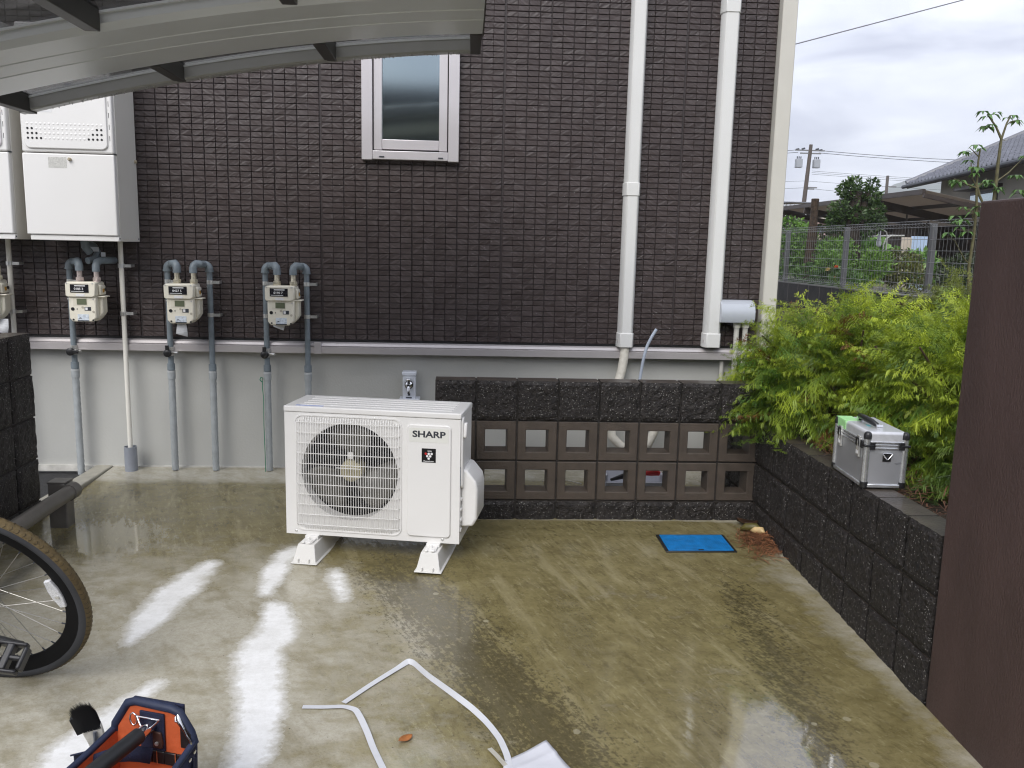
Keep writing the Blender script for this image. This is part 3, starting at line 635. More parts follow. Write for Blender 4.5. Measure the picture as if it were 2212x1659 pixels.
# =================================================================== TAP PILLAR
tp = thing('tap_pillar', 'white water tap pillar against the plaster base, just behind the outdoor unit', 'water tap', (-.308, 4.735, .02))
M_tapw = mat('tap_white', (.66, .69, .74), .35, var=.02)
MB().bx(-.036, .036, -.02, .05, 0, .575).build('pillar', M_tapw, tp, bev=.004)
MB().bx(-.040, .040, -.024, .055, .5755, .597).build('pillar_cap', M_tapw, tp, bev=.004)
MB().bx(-.055, .060, -.04, .055, .435, .447).build('pillar_collar', M_tapw, tp, bev=.004)
fc = MB(); fc.tube([(0, -.02, .525), (0, -.075, .525)], .011, 12); fc.tube([(0, -.06, .528), (0, -.075, .515), (0, -.078, .485)], .0085, 12); fc.tube([(0, -.05, .53), (0, -.05, .555)], .008, 10)
fc.lathe([(.020, 0), (.020, .006), (.012, .012)], 20, Matrix.Translation((0, -.02, .525)) @ RX)
fc.build('faucet', M_chrome, tp); MB().bx(-.012, .012, -.078, -.022, .5555, .566).build('faucet_handle', M_chrome, tp, bev=.004)
MB().lathe([(.024, 0), (.024, .004)], 20, Matrix.Translation((0, -.0205, .525)) @ RX).build('faucet_ring', M_black, tp)
MB().bx(-.007, .007, -.0215, -.0195, .463, .478).build('maker_mark', M_ink, tp); MB().bx(-.016, .016, -.0215, -.0195, .448, .4545).build('maker_mark', M_ink, tp)
# =================================================================== GAS METERS AND PIPES
M_meter = mat('meter_cream', (.80, .76, .64), .42, var=.04, vscale=8, bump=.05)
M_pipe = mat('grey_blue_pipe', (.18, .215, .24), .45, var=.18, vscale=22, bump=.1, bscale=80)
M_tapewrap = mat('grey_tape_wrap', (.36, .385, .395), .55, var=.12, vscale=25, bump=.2)
M_union = mat('brass_nickel', (.66, .61, .48), .32, .6, var=.3, vscale=60)
M_lcd = mat('lcd_green', (.14, .16, .10), .2, var=.1)
M_lab = mat('sticker', (.62, .68, .74), .5, var=.25, vscale=90)
def make_meter(label, digits, union_m):
    t = thing('gas_meter', label, 'gas meter', (-.990, 4.70, .88), group='cream gas meters on the house wall')
    W2 = .0775
    body = MB().prism([(-W2 + .010, 0.02), (-W2 + .026, 0), (W2 - .030, 0), (W2 - .005, .022), (W2 - .004, .132), (-W2 + .010, .132)], 1, -.112, -.004)
    body.prism([(W2 - .006, .018), (W2 + .016, .05), (W2 + .016, .135), (W2 - .006, .135)], 1, -.075, -.012)
    bo = body.build('body', M_meter, t, bev=.006)
    up = MB(); poly = [(-W2, .138), (-W2 + .012, .131), (W2 - .016, .131), (W2 - .002, .140), (W2 + .002, .205), (W2 - .006, .212), (-W2 + .008, .212), (-W2, .204)]
    up.prism(poly, 1, -.122, -.006); up.prism([(W2, .142), (W2 + .014, .142), (W2 + .012, .19), (W2, .20)], 1, -.085, -.015)
    uo = up.build('upper_cover', M_meter, t, bev=.005)
    MB().bx(-W2 - .002, W2 + .034, -.09, -.02, .130, .137).build('flange', M_meter, t, bev=.003)
    cp = MB().bx(-.050, .044, -.1245, -.1215, .156, .199).build('counter_plate', mat('counter_black', (.012, .012, .016), .25, var=.1), t)
    text('digits', digits, .0165, M_paper, cp, (-.006, -.1248, .175), sx=1.05, off=.0003)
    MB().bx(-.028, .028, -.125, -.1244, .189, .194).build('print_line', M_paper, cp); MB().bx(-.045, .02, -.125, -.1244, .161, .1635).build('print_line', M_paper, cp)
    MB().bx(-.022, .022, -.1232, -.1215, .136, .149).build('number_sticker', M_paper, t)
    MB().bx(-.044, .03, -.1125, -.1115, .086, .127).build('screen_recess', mat('meter_shade', (.72, .68, .56), .5), t)
    MB().bx(-.024, .026, -.114, -.1124, .092, .123).build('screen', M_lcd, t)
    for x, z, r, m in ((-.047, .068, .0092, M_black), (.004, .078, .006, mat('beige_button', (.48, .44, .36), .5)), (.059, .055, .0062, mat('beige_button', (.48, .44, .36), .5)), (-.046, .012, .0048, M_black), (.056, .010, .0048, M_black)):
        MB().lathe([(r, 0), (r, .002)], 14, Matrix.Translation((x, -.1118, z)) @ RX).build('button', m, t)
    MB().bx(.014, .047, -.1132, -.1116, .060, .080).build('date_plate', M_ink, t); MB().bx(.018, .030, -.1137, -.1128, .063, .077).build('date_mark', M_paper, t)
    MB().prism([(-.028, .068), (-.023, .073), (-.023, .063)], 1, -.1135, -.1118).build('arrow_mark', M_ink, t)
    st = MB().bx(-.024, .034, -.1132, -.1116, .003, .041).build('sticker', M_lab, t); MB().bx(-.024, .034, -.1136, -.1128, .003, .009).build('sticker_band', M_ink, st)
    MB().prism([(-.020, .018), (-.010, .024), (0, .018)], 1, -.1137, -.113).build('sticker_logo', M_ink, st)
    MB().bx(W2 + .0135, W2 + .0165, -.06, -.045, .155, .175).build('amber_label', mat('amber', (.50, .27, .03), .4), t)
    MB().lathe([(.009, 0), (.009, .003)], 14, Matrix.Translation((W2 + .014, -.03, .170)) @ Matrix.Rotation(math.pi / 2, 4, 'Y')).build('side_cap', M_black, t)
    for x, z in ((-W2 + .009, .205), (W2 - .012, .204), (-W2 + .013, .122), (W2 - .012, .120)):
        MB().lathe([(.0038, 0), (.0038, .003)], 10, Matrix.Translation((x, -.121, z)) @ RX).build('cover_screw', M_metal, t)
    for x in (-.025, .063):
        u = MB(); u.lathe([(.020, .212), (.020, .217)], 16, Matrix.Translation((x, -.06, 0))); u.lathe([(.019, .217), (.021, .219), (.021, .233), (.018, .235)], 6, Matrix.Translation((x, -.06, 0))); u.lathe([(.0140, .235), (.0140, .285)], 8, Matrix.Translation((x, -.06, 0)))
        u.build('union', union_m, t, smooth=30)
    return t
def ring(mb, path_c, r, h, z):
    mb.tube([(path_c[0], path_c[1], z), (path_c[0], path_c[1], z + h)], r, 14)
def clamp(t, x, y, z, side=1):
    c = MB(); c.tube([(x, y, z), (x, y, z + .022)], .0195, 14); c.bx(x + side * .018 if side > 0 else x - .052, x + .052 if side > 0 else x - .018, y - .012, y - .009, z + .003, z + .019)
    c.bx(x + side * .048 - .003, x + side * .048 + .003, y - .012, HY - .001, z + .003, z + .020)
    c.build('clamp', M_metal, t)
def make_pipe(label, x, up_x, up_y, valve, clamps, ztop=1.197, tail_z=.03, inlet=True):
    y = 4.752; t = thing('gas_pipe', label, 'gas pipe', (x, y, tail_z), group='grey gas pipes'); inv = Vector((-x, -y, -tail_z))
    def P(l): return [tuple(Vector(p) + inv) for p in l]
    yy = 4.64; s = 1 if up_x > x else -1; r = .026
    straight = MB().tube(P([(x, y, .64), (x, y, ztop - .028)]), .0152, 16).build('pipe', M_pipe, t)
    el = MB()
    el.tube(P([(x, y, ztop - .045), (x, y, ztop - .037)]), .0232, 16); el.tube(P([(x, y, ztop - .038)] + arc((x + s * r, y, ztop - r - .004), r, 180, 90, (s, 0, 0), (0, 0, 1)) + [(x + s * .03, y - .012, ztop - .004)]), .0205, 16)
    el.tube(P([(x + s * .022, y - .0, ztop - .004), (up_x - s * .02, yy + .02, ztop - .002)]), .0175, 14)
    el.tube(P([(up_x - s * .030, yy + .03, ztop - .002)] + [(up_x - s * .012, yy + .012, ztop + .001), (up_x - s * .003, yy + .003, ztop - .009), (up_x, yy, ztop - .024), (up_x, yy, ztop - .048)]), .0205, 16)
    el.build('elbow', M_pipe, t, smooth=50)
    lo = MB(); lo.tube(P([(x, y, .655), (x, y, .60)]), .0152, 14); lo.tube(P([(x, y, .64), (x, y, .605)]), .021, 14); lo.tube(P([(x, y, .60), (x, y, .585)]), [.021, .018], 14)
    lo.build('coupling', M_pipe, t)
    wr = MB(); n = 40; pts = [(x, y, .60 - (.60 - tail_z) * k / n) for k in range(n + 1)]
    wr.tube(P(pts), [.0196 if k % 2 else .0174 for k in range(n + 1)], 14); wr.tube(P([(x, y, .600), (x, y, .555)]), .0215, 14); wr.build('tape_wrap', M_tapewrap, t, smooth=60)
    tb = MB().tube(P([(x, y, .602), (x, y, .592)]), .0222, 14).build('white_band', mat('pale_tape', (.5, .52, .53), .5), t)
    for z in clamps: clamp2(t, Vector((x, y, z)) + inv)
    if valve is not None:
        v = MB(); v.tube(P([(x, y, .685), (x, y, .735)]), .0205, 8); v.tube(P([(x, y - .01, .705), (x + .050, y - .03, .705)]), .0065, 8); v.build('valve', M_metal, t)
        h = MB(); h.lathe([(.022, -.004), (.022, .010), (.016, .014)], 18, Matrix.Translation(Vector((x - .006, y - .028, .702)) + inv) @ RX)
        c = Vector((x - .006, y - .036, .702)) + inv; a = valve
        M = Matrix.Translation(c) @ Matrix.Rotation(a, 4, 'Y'); h.box((0, 0, .022), (.020, .010, .044), M); h.build('valve_handle', M_black, t, bev=.002)
    return t
def clamp2(t, p):
    x, y, z = p; c = MB(); c.tube([(x, y, z), (x, y, z + .022)], .0175, 14); c.bx(x + .016, x + .054, y - .006, y - .003, z + .003, z + .019)
    c.bx(x + .049, x + .054, y - .003, HY - 4.752 + y - .002, z + .003, z + .019); c.build('clamp', M_metal, t)
meter_specs = [(-1.037, 'cream gas meter below the water heater, with no paper slip', '0185 3', M_union), (-.529, 'cream gas meter beside the slim pipe, long paper slip under it', '0427 5', M_union),
               (0, 'cream gas meter straight above the outdoor unit, short crooked paper slip under it', '0190 7', M_union), (-1.545, 'cream gas meter cut by the photo edge, above the side block wall', '0322 1', M_union)]
M_unp = mat('pinkish_brass', (.58, .50, .47), .35, .5, var=.3, vscale=60)
base = None
for dx, lab, dg_, um in meter_specs:
    mt = make_meter(lab, dg_, M_unp if dx == -1.037 else um); mt.location.x += dx
# pipes: inlet with valve on the low side of each meter, outlet on the other
make_pipe('grey gas pipe feeding the crooked-slip meter, black valve handle upright', -1.103, -1.014, 4.64, 0.0, (1.085, .905))
make_pipe('grey gas pipe leaving the crooked-slip meter and passing down behind the outdoor unit', -.877, -.928, 4.64, None, (1.085, .905))
make_pipe('grey gas pipe feeding the long-slip meter, black valve handle upright', -1.632, -1.543, 4.64, 0.0, (1.085,))
make_pipe('grey gas pipe on the outlet side of the long-slip meter, without a valve', -1.405, -1.457, 4.64, None, (1.085, .905))
make_pipe('grey gas pipe feeding the meter below the heater, black valve handle lying sideways', -2.155, -2.052, 4.64, math.pi / 2, (1.075,), tail_z=0)
def free_pipe(label, pts, r, clamps=()):
    o = MB().tube(pts, r, 14).build('gas_pipe', M_pipe, smooth=50); tag(o, label, 'gas pipe', 'grey gas pipes'); return o
free_pipe('short bent grey pipe joining the first heater gas outlet to the wall behind its meter', [(-1.965, 4.64, 1.145), (-1.965, 4.64, 1.175), (-1.962, 4.65, 1.195), (-1.952, 4.68, 1.203), (-1.935, 4.74, 1.203), (-1.928, 4.79, 1.203)], .0195)
hp = thing('heater_gas_pipe', 'grey gas pipe with a kink rising from the meter to the underside of the heater', 'gas pipe', (-2.0, 4.74, 1.20), group='grey gas pipes')
MB().tube([(-.02, -.07, -.0), (-.0, -.03, .01), (.01, -.005, .045), (-.01, 0, .075), (-.04, 0, .10), (-.055, 0, .13), (-.055, -.02, .20)], .018, 14).build('pipe', M_pipe, hp, smooth=50)
for px, pz, w in ((-.005, .062, .056), (.045, .035, .024)): MB().bx(px - w / 2, px + w / 2, -.024, -.021, pz - .012, pz + .012).build('bracket', M_tapw, hp, bev=.002)
# paper slips
def slip(label, pts_l, pts_r, loc):
    V = []; F = []
    for i, (a, b_) in enumerate(zip(pts_l, pts_r)): V += [a, b_]
    for i in range(len(pts_l) - 1): F.append((2 * i, 2 * i + 1, 2 * i + 3, 2 * i + 2))
    o = MB().add(V, F).build('paper_slip', mat('printed_slip', (.66, .67, .69), .8, var=.12, vscale=150, stretch=(.3, 1, 1)), smooth=80); o.location = loc
    md = o.modifiers.new('solid', 'SOLIDIFY'); md.thickness = .0006; return tag(o, label, 'paper slip', 'paper slips under the gas meters')
slip('long curling paper slip hanging below a gas meter', [(-.012, 0, 0), (-.014, -.01, -.03), (-.016, -.018, -.062)], [(.032, 0, -.002), (.042, -.012, -.035), (.047, -.02, -.078)], (-1.535, 4.63, .885))
slip('short tilted paper slip poking out below a gas meter', [(-.030, .0, .006), (-.034, -.003, -.008), (-.032, -.006, -.014)], [(.028, 0, .004), (.026, -.006, -.018), (.022, -.01, -.034)], (-1.005, 4.64, .882))
slip('curling paper slip at the photo edge, just over the side block wall', [(-.02, 0, 0), (-.02, -.01, -.035), (-.02, -.016, -.07)], [(.03, 0, 0), (.036, -.012, -.04), (.034, -.02, -.08)], (-2.462, 4.63, .885))
# slim cream drain pipes below the heaters
for x, lab, sleeve in ((-1.874, 'slim cream drain pipe dropping from the heater into a grey sleeve in the slab', True), (-2.465, 'slim cream drain pipe ending behind the side block wall', False)):
    t = thing('drain_pipe', lab, 'pipe', (x, 4.745, .0), group='slim cream drain pipes')
    MB().tube([(0, 0, .05), (0, 0, 1.32)], .0128, 14).build('pipe', mat('cream_pvc', (.80, .78, .71), .35, var=.02), t)
    for z in (1.165, .905): clamp2(t, (0, 0, z))
    if sleeve:
        s_ = MB(); nn = 24; ro, ri = .0345, .0305
        s_.lathe([(ri, .02), (ri, .165), (ro, .165), (ro, 0.02)], nn, cap=False); s_.build('sleeve', mat('sleeve_grey', (.27, .29, .33), .4, var=.08, vscale=20), t, smooth=40)
# green twine on the feed pipe
tw = MB().tube([(-1.125, 4.735, .57), (-1.128, 4.730, .52), (-1.122, 4.728, .45), (-1.124, 4.728, .30), (-1.121, 4.726, .15), (-1.119, 4.722, .03)], .0022, 6)
tw.tube([(-1.125, 4.733, .568), (-1.133, 4.725, .575), (-1.138, 4.72, .560), (-1.128, 4.725, .548)], .003, 6)
tag(tw.build('twine', mat('green_twine', (.03, .22, .12), .6)), 'thin green twine tied along a taped gas pipe', 'twine')
# =================================================================== WATER HEATERS
M_heat = mat('heater_white', (.84, .83, .81), .33, var=.015, vscale=3)
M_heats = mat('heater_side', (.70, .68, .63), .4, var=.03, vscale=4)
hole_me = None
def make_heater(label):
    t = thing('water_heater', label, 'water heater', (-2.01, HY, 1.306), group='white wall water heaters')
    MB().bx(-.222, .226, -.27, -.010, .0, 1.06).build('cabinet', M_heats, t, bev=.004)
    MB().bx(-.226, .224, -.303, -.2705, .438, 1.06).build('door', M_heat, t, bev=.008, segs=3)
    dr = MB().prism(rrect(-.208, .200, .455, 1.045, .03), 1, -.3125, -.3025).build('door_panel', M_heat, t, bev=.006, segs=3)
    MB().bx(-.228, .224, -.303, -.2705, .028, .433).build('pipe_cover', M_heat, t, bev=.006, segs=3)
    MB().bx(-.216, .226, -.294, -.2705, .0, .026).build('bottom_rail', M_heat, t, bev=.003)
    global hole_me
    if hole_me is None:
        tmp = MB().lathe([(.0056, 0), (.0056, .0012)], 12, RX); hole_me = bpy.data.meshes.new('vent_hole'); hole_me.from_pydata(tmp.v, [], tmp.f); hole_me.materials.append(M_black)
    dm = MB()
    for r in range(4):
        for c in range(18):
            x = -.187 + c * .0212; z = .575 - r * .0235
            opened = (r > 0) and (c < 1 + r or c > 16 - r)
            if opened: place('vent_hole', hole_me, dr, (x, -.3125, z))
            else: dm.lathe([(.0066, 0), (.0050, .0011), (.0, .0014)], 8, Matrix.Translation((x, -.3124, z)) @ RX, cap=False)
    d = dm.build('dimple', M_heat, dr, smooth=60); d['kind'] = 'stuff'
    for (x0, x1, z0, z1) in ((-.185, -.065, .632, .73), (-.05, .055, .69, .78)):
        s = MB().bx(x0, x1, -.3136, -.3124, z0, z1).build('notice_sticker', mat('notice_white', (.78, .78, .78), .5, var=.04, vscale=50), dr)
        pm = mat('notice_print', (.45, .46, .49), .6, var=.6, vscale=160)
        MB().bx(x0 + .008, x0 + (x1 - x0) * .46, -.3141, -.3135, z0 + .01, z0 + .045).build('print_block', pm, s); MB().bx(x0 + (x1 - x0) * .52, x1 - .008, -.3141, -.3135, z0 + .04, z1 - .008).build('print_block', pm, s)
    for k in range(9): MB().bx(.208, .2105, -.3037, -.302, .50 + k * .056, .525 + k * .056).build('vent_slot', M_ink, t)
    MB().bx(-.10, -.01, -.3038, -.3027, .362, .415).build('rating_print', mat('faint_print', (.58, .575, .54), .5, var=.2, vscale=200), t)
    for x, y, z, r in ((.008, -.303, .405, .0085),): MB().lathe([(r, 0), (r, .012), (r * .6, .018)], 12, Matrix.Translation((x, y, z)) @ RX).build('knob', mat('knob_tan', (.42, .36, .25), .5), t)
    MB().lathe([(.009, 0), (.009, .01)], 12, Matrix.Translation((.226, -.035, .425)) @ Matrix.Rotation(math.pi / 2, 4, 'Y')).build('knob', mat('knob_tan', (.42, .36, .25), .5), t)
    MB().bx(.2235, .2275, -.30, -.268, .434, .439).build('latch', M_ink, t)
    for y in (-.285, -.03): MB().lathe([(.004, 0), (.004, .003)], 10, Matrix.Translation((.2258, y, .015)) @ Matrix.Rotation(math.pi / 2, 4, 'Y')).build('screw', M_ink, t)
    MB().tube([(-.01, -.15, 0), (-.01, -.15, -.03), (.0, -.12, -.06)], .02, 12).build('gas_inlet', M_pipe, t)
    return t
h1 = make_heater('white water heater with its full front in view, notices above a row of vent holes')
h2 = copy_tree(h1); h2.location.x -= .519; h2['label'] = 'white water heater cut off by the photo edge'
# =================================================================== CANOPY
AX = [-2.6, -1.93, -1.87, -1.473, -1.248, -1.03, -.63, -.124, .031, .2]; AZ = [1.66, 1.848, 1.863, 1.953, 2.005, 2.047, 2.109, 2.156, 2.169, 2.178]
pf = np.polyfit(AX, AZ, 3)
def cz(x): return float(np.polyval(pf, x))
can = thing('canopy', 'grey arched bicycle canopy with smoky roof panels crossing the upper edge', 'canopy', (-.95, 3.0, 0))
cx0, cx1 = -1.93, .055
CN = [cx0 + (cx1 - cx0) * k / 40 for k in range(41)]
M_can = mat('canopy_aluminium', (.72, .75, .77), .33, .15, var=.05, vscale=3)
M_cand = mat('canopy_bronze', (.055, .053, .048), .45, .2, var=.1)
def curved(profile, name, m, parent=can, xs=CN, smooth=30):
    """sweep a closed (y, dz) profile along the arch"""
    n = len(profile); vs = []; fs = []
    for x in xs:
        for y, dz in profile: vs.append((x + .95, y - 3.0, cz(x) + dz))
    for i in range(len(xs) - 1):
        for k in range(n): fs.append((i * n + k, i * n + (k + 1) % n, (i + 1) * n + (k + 1) % n, (i + 1) * n + k))
    fs.append(tuple(range(n - 1, -1, -1))); fs.append(tuple((len(xs) - 1) * n + k for k in range(n)))
    mb = MB().add(vs, fs); o = mb.build(name, m, parent, smooth=smooth)
    bm = bmesh.new(); bm.from_mesh(o.data); bmesh.ops.recalc_face_normals(bm, faces=bm.faces); bm.to_mesh(o.data); bm.free(); return o
curved([(3.05, -.002), (3.20, -.004), (3.204, .0), (3.212, .0), (3.216, -.004), (3.33, -.006), (3.334, -.002), (3.342, -.002), (3.346, -.006), (3.50, -.004), (3.565, -.002), (3.580, .012), (3.580, .055), (3.03, .055), (3.03, .02)], 'arch_beam', M_can)
curved([(3.875, .006), (3.885, 0), (3.93, 0), (3.935, .006), (3.935, .072), (3.915, .078), (3.905, .060), (3.875, .058)], 'fascia', mat('fascia_grey', (.40, .405, .40), .35, .15, var=.05))
curved([(2.40, .002), (2.44, .002), (2.44, .06), (2.40, .06)], 'fascia', M_can)
Mpan = bpy.data.materials.new('smoky_panel'); Mpan.use_nodes = True; _b = Mpan.node_tree.nodes['Principled BSDF']
_b.inputs['Base Color'].default_value = (.018, .02, .024, 1); _b.inputs['Roughness'].default_value = .12; _b.inputs['Alpha'].default_value = .62
PXS = (-1.905, -1.25, -.60, .030)
for a, b_ in zip(PXS[:-1], PXS[1:]):
    for ya, yb in ((2.42, 3.05), (3.55, 3.90)):
        xs = [a + .02 + (b_ - a - .04) * k / 14 for k in range(15)]
        curved([(ya, .060), (yb, .060), (yb, .064), (ya, .064)], 'roof_panel', Mpan, xs=xs)
        curved([(ya, .050), (ya + .02, .050), (ya + .02, .0585), (ya, .0585)], 'panel_gasket', M_can, xs=xs)
        curved([(yb - .03, .050), (yb - .012, .050), (yb - .012, .0585), (yb - .03, .0585)], 'panel_gasket', M_can, xs=xs)
for k, x in enumerate(PXS):
    w = .024 if k in (0, 3) else .026
    for ya, yb in ((2.43, 3.028), (3.582, 3.90 if k not in (0, 3) else 3.94)):
        z = cz(x); MB().bx(x - w + .95, x + w + .95, ya - 3, yb - 3, z - .002, z + .075).build('purlin', M_cand, can, bev=.003)
x = .055; MB().bx(x + .95, x + .956, .03, .60, cz(x) - .004, cz(x) + .06).build('end_plate', M_cand, can)
# water drops hanging from the fascia
dr = MB()
for k in range(120):
    x = random.uniform(-1.85, .04); r = random.uniform(.0018, .0034); y = random.uniform(3.89, 3.925)
    dr.lathe([(0, -r * 2.4), (r * .8, -r * 1.5), (r, -r * .8), (r * .4, .0005)], 6, Matrix.Translation((x + .95, y - 3, cz(x))), cap=False)
d = dr.build('water_drops', mat('water', (.8, .8, .8), .03, spec=.6, trans=.6), can, smooth=80); d['kind'] = 'stuff'
# posts of the canopy (outside the photo)
MB().bx(-1.99 + .95, -1.91 + .95, .05, .14, -.1, 1.86).build('post', M_can, can, bev=.004)
# dark building behind the photographer (seen in the window glass)
bb = thing('rear_building', 'dark building mirrored in the lower half of the window pane', 'house', (-1, -9.5, -.6))
MB().bx(-9, 7, -6, 0, 0, 5.12).build('wall', mat('rear_wall', (.020, .020, .024), .7, var=.2), bb)
rb = MB(); rb.prism([(.45, 5.122), (.45, 5.24), (-3, 5.30), (-6.6, 5.24), (-6.6, 5.122)], 0, -9.4, 7.4); rb.build('roof', mat('rear_roof', (.02, .02, .024), .5, var=.2), bb)
# =================================================================== METER LID
ld = thing('meter_lid', 'blue water meter lid in a black frame set flush in the wet slab', 'meter lid', (1.083, 3.677, fz(3.677)))
ld.rotation_euler = (.035, 0, rad(.5))
M_blue = mat('blue_lid', (.006, .17, .46), .42, var=.22, vscale=25, bump=.3, bscale=200)
MB().bx(-.163, .163, -.104, .104, -.03, .0055).build('frame', M_black, ld, bev=.002)
pl = MB().bx(-.150, .150, -.094, .093, .0, .0085).build('plate', M_blue, ld, bev=.0015)
lr = MB()
for k in range(28): lr.bx(-.146 + k * .0106, -.143 + k * .0106, -.088, .087, .0082, .0092)
lr.build('plate_ribs', M_blue, pl)
MB().bx(-.012, .012, -.094, -.086, .0083, .0098).build('lift_slot', M_black, pl)
cpts = [(-.06 + .03 * math.cos(2 * math.pi * k / 24), .04 + .03 * math.sin(2 * math.pi * k / 24), .009) for k in range(25)]
MB().tube(cpts, .0012, 5, cap=False).build('cast_ring', M_blue, pl)
# =================================================================== RAIL
rl = thing('barrier_rail', 'grey-brown tubular barrier rail low in front of the dark side wall', 'rail', (-1.80, 3.9, 0))
M_rail = mat('rail_paint', (.135, .125, .112), .4, .1, var=.12, vscale=20, coat=.2)
MB().tube([(0, -2.6, .13), (0, -.06, .168)], .034, 20).build('tube', M_rail, rl, smooth=50)
MB().tube([(0, -.075, .1678), (0, -.02, .1686)], .039, 20).build('end_collar', M_rail, rl, smooth=50)
for y in (-.02, -2.0): MB().bx(-.098, -.018, y - .04, y + .04, -.08, .205 if y > -1 else .17).build('post', M_rail, rl, bev=.005)
MB().bx(-.10, -.016, -.062, .022, .2055, .213).build('post_cap', M_rail, rl, bev=.002)
MB().bx(-.02, .0, -.055, -.005, .15, .19).build('bracket', M_rail, rl)
# =================================================================== BICYCLE WHEEL SIDE
bk = bpy.data.objects.new('bicycle', None); COL.objects.link(bk)
bk.location = (-1.422, 2.566, fz(2.566) + .001); bk.rotation_euler = (.36, 0, -.09)
tag(bk, 'bicycle leaning with its tan-treaded wheel reaching in over the slab', 'bicycle')
R0 = .335
def torus_part(R, r, a0, a1, n=72, m=10):
    vs = []; fs = []
    for i in range(n):
        q = 2 * math.pi * i / n
        for j in range(m + 1):
            p = rad(a0 + (a1 - a0) * j / m); rr = R + r * math.cos(p); vs.append((rr * math.cos(q), r * math.sin(p), R0 + rr * math.sin(q)))
    for i in range(n):
        for j in range(m): fs.append((i * (m + 1) + j, i * (m + 1) + j + 1, ((i + 1) % n) * (m + 1) + j + 1, ((i + 1) % n) * (m + 1) + j))
    return MB().add(vs, fs)
wh = torus_part(R0 - .020, .020, 50, 310).build('wheel', mat('tyre_sidewall', (.05, .052, .058), .7, var=.2, spec=.25), bk, smooth=80)
torus_part(R0 - .020, .0203, -56, 56).build('tread', mat('tan_tread', (.105, .073, .028), .75, var=.25, vscale=60, bump=.4, bscale=120), wh, smooth=80)
tg = MB()
for k in range(110):                                           # moulded arcs of the tread
    q = 2 * math.pi * k / 110
    for s in (-1, 1):
        pts = []
        for j in range(5):
            p = rad(s * (14 + 9 * j)); rr = R0 - .020 + .0206 * math.cos(p); dq = .010 * math.sin(j * .9) * s
            pts.append((rr * math.cos(q + dq), .0206 * math.sin(p), R0 + rr * math.sin(q + dq)))
        tg.tube(pts, .0009, 4)
tg.build('tread_groove', mat('groove', (.05, .035, .015), .8), wh)
rm = MB(); prof = [(R0 - .030, -.0165), (R0 - .030, .0165), (R0 - .058, .013), (R0 - .074, .004), (R0 - .074, -.004), (R0 - .058, -.013)]
vs = []; fs = []; n = 72; m = len(prof)
for i in range(n):
    q = 2 * math.pi * i / n
    for r, y in prof: vs.append((r * math.cos(q), y, R0 + r * math.sin(q)))
for i in range(n):
    for k in range(m): fs.append((i * m + k, i * m + (k + 1) % m, ((i + 1) % n) * m + (k + 1) % m, ((i + 1) % n) * m + k))
rm.add(vs, fs).build('rim', mat('rim_black', (.006, .006, .007), .6, var=.2, spec=.12), wh, smooth=40)
for k in range(32):
    q = 2 * math.pi * k / 32; s = 1 if k % 2 else -1; d = (1 if (k // 2) % 2 else -1) * rad(72); hq = q + d
    a = (.024 * math.cos(hq), s * .028, R0 + .024 * math.sin(hq)); e = ((R0 - .074) * math.cos(q), 0, R0 + (R0 - .074) * math.sin(q)); e2 = ((R0 - .086) * math.cos(q), s * .0013, R0 + (R0 - .086) * math.sin(q))
    MB().tube([a, e2], .0010, 6).build('spoke', mat('dull_steel', (.36, .35, .33), .35, .8, var=.1), wh); MB().tube([e2, e], .0022, 6).build('nipple', M_ink, wh)
hb_ = MB().lathe([(.03, -.034), (.03, -.03), (.016, -.026), (.016, .026), (.03, .03), (.03, .034)], 24, Matrix.Translation((0, 0, R0)) @ RX); hb_.build('hub', M_metal, wh)
rf = MB(); Mx = Matrix.Translation((.252, -.012, .370)) @ Matrix.Rotation(rad(-14), 4, 'Y')
rf.prism([(-.010, -.052), (.010, -.052), (.017, -.015), (.017, .015), (.010, .052), (-.010, .052), (-.017, .015), (-.017, -.015)], 1, -.006, .006, Mx)
rf.build('reflector', mat('clear_reflector', (.72, .73, .75), .15, var=.2, vscale=250, coat=.8), bk, bev=.003)
MB().lathe([(.006, 0), (.006, .003)], 12, Matrix.Translation((.258, -.018, .362)) @ RX).build('reflector_screw', M_metal, bk)
fk = MB(); fk.tube([(0, -.05, R0), (-.1, -.05, .62), (-.16, -.04, .8)], .011, 10); fk.tube([(0, .05, R0), (-.1, .05, .62), (-.16, .04, .8)], .011, 10); fk.tube([(0, -.05, R0), (-.42, -.04, .30)], .010, 10); fk.tube([(-.42, -.04, .3), (-.16, -.02, .85)], .014, 10)
fk.build('frame', M_black, bk)
# second bicycle: only its pedal reaches into view
b2 = thing('bicycle', 'bicycle almost wholly out of view, showing only a black pedal', 'bicycle', (-1.250, 2.25, .172), rz=-.05)
pd = MB()
for y in (-.038, .038):
    pd.box((0, y, .0), (.085, .012, .026))
pd.box((-.040, 0, 0), (.012, .07, .024)); pd.box((.0, 0, 0), (.022, .075, .030)); pd.box((.044, 0, 0), (.013, .064, .034)); pd.box((.022, -.0, .006), (.04, .014, .012))
ped = pd.build('pedal', mat('pedal_black', (.018, .018, .02), .38, var=.3, vscale=50), b2, bev=.005); ped.rotation_euler = (.75, .12, 0)
MB().box((.0, -.0405, -.0), (.058, .0035, .012)).build('pedal_reflector', mat('amber_reflector', (.55, .22, .03), .3), ped)
ca_ = MB(); ca_.tube([(0, .04, 0), (0, .075, 0)], .008, 10); ca_.tube([(0, .07, 0), (-.17, .085, .03)], [.012, .016], 10); ca_.build('crank_arm', M_black, b2, smooth=50)
cr_ = MB(); cr_.lathe([(.085, -.002), (.085, .002)], 40, Matrix.Translation((-.175, .10, .032)) @ RX); cr_.tube([(-.175, .08, .032), (-.175, .18, .032)], .018, 12); cr_.build('chainring', M_ink, b2)
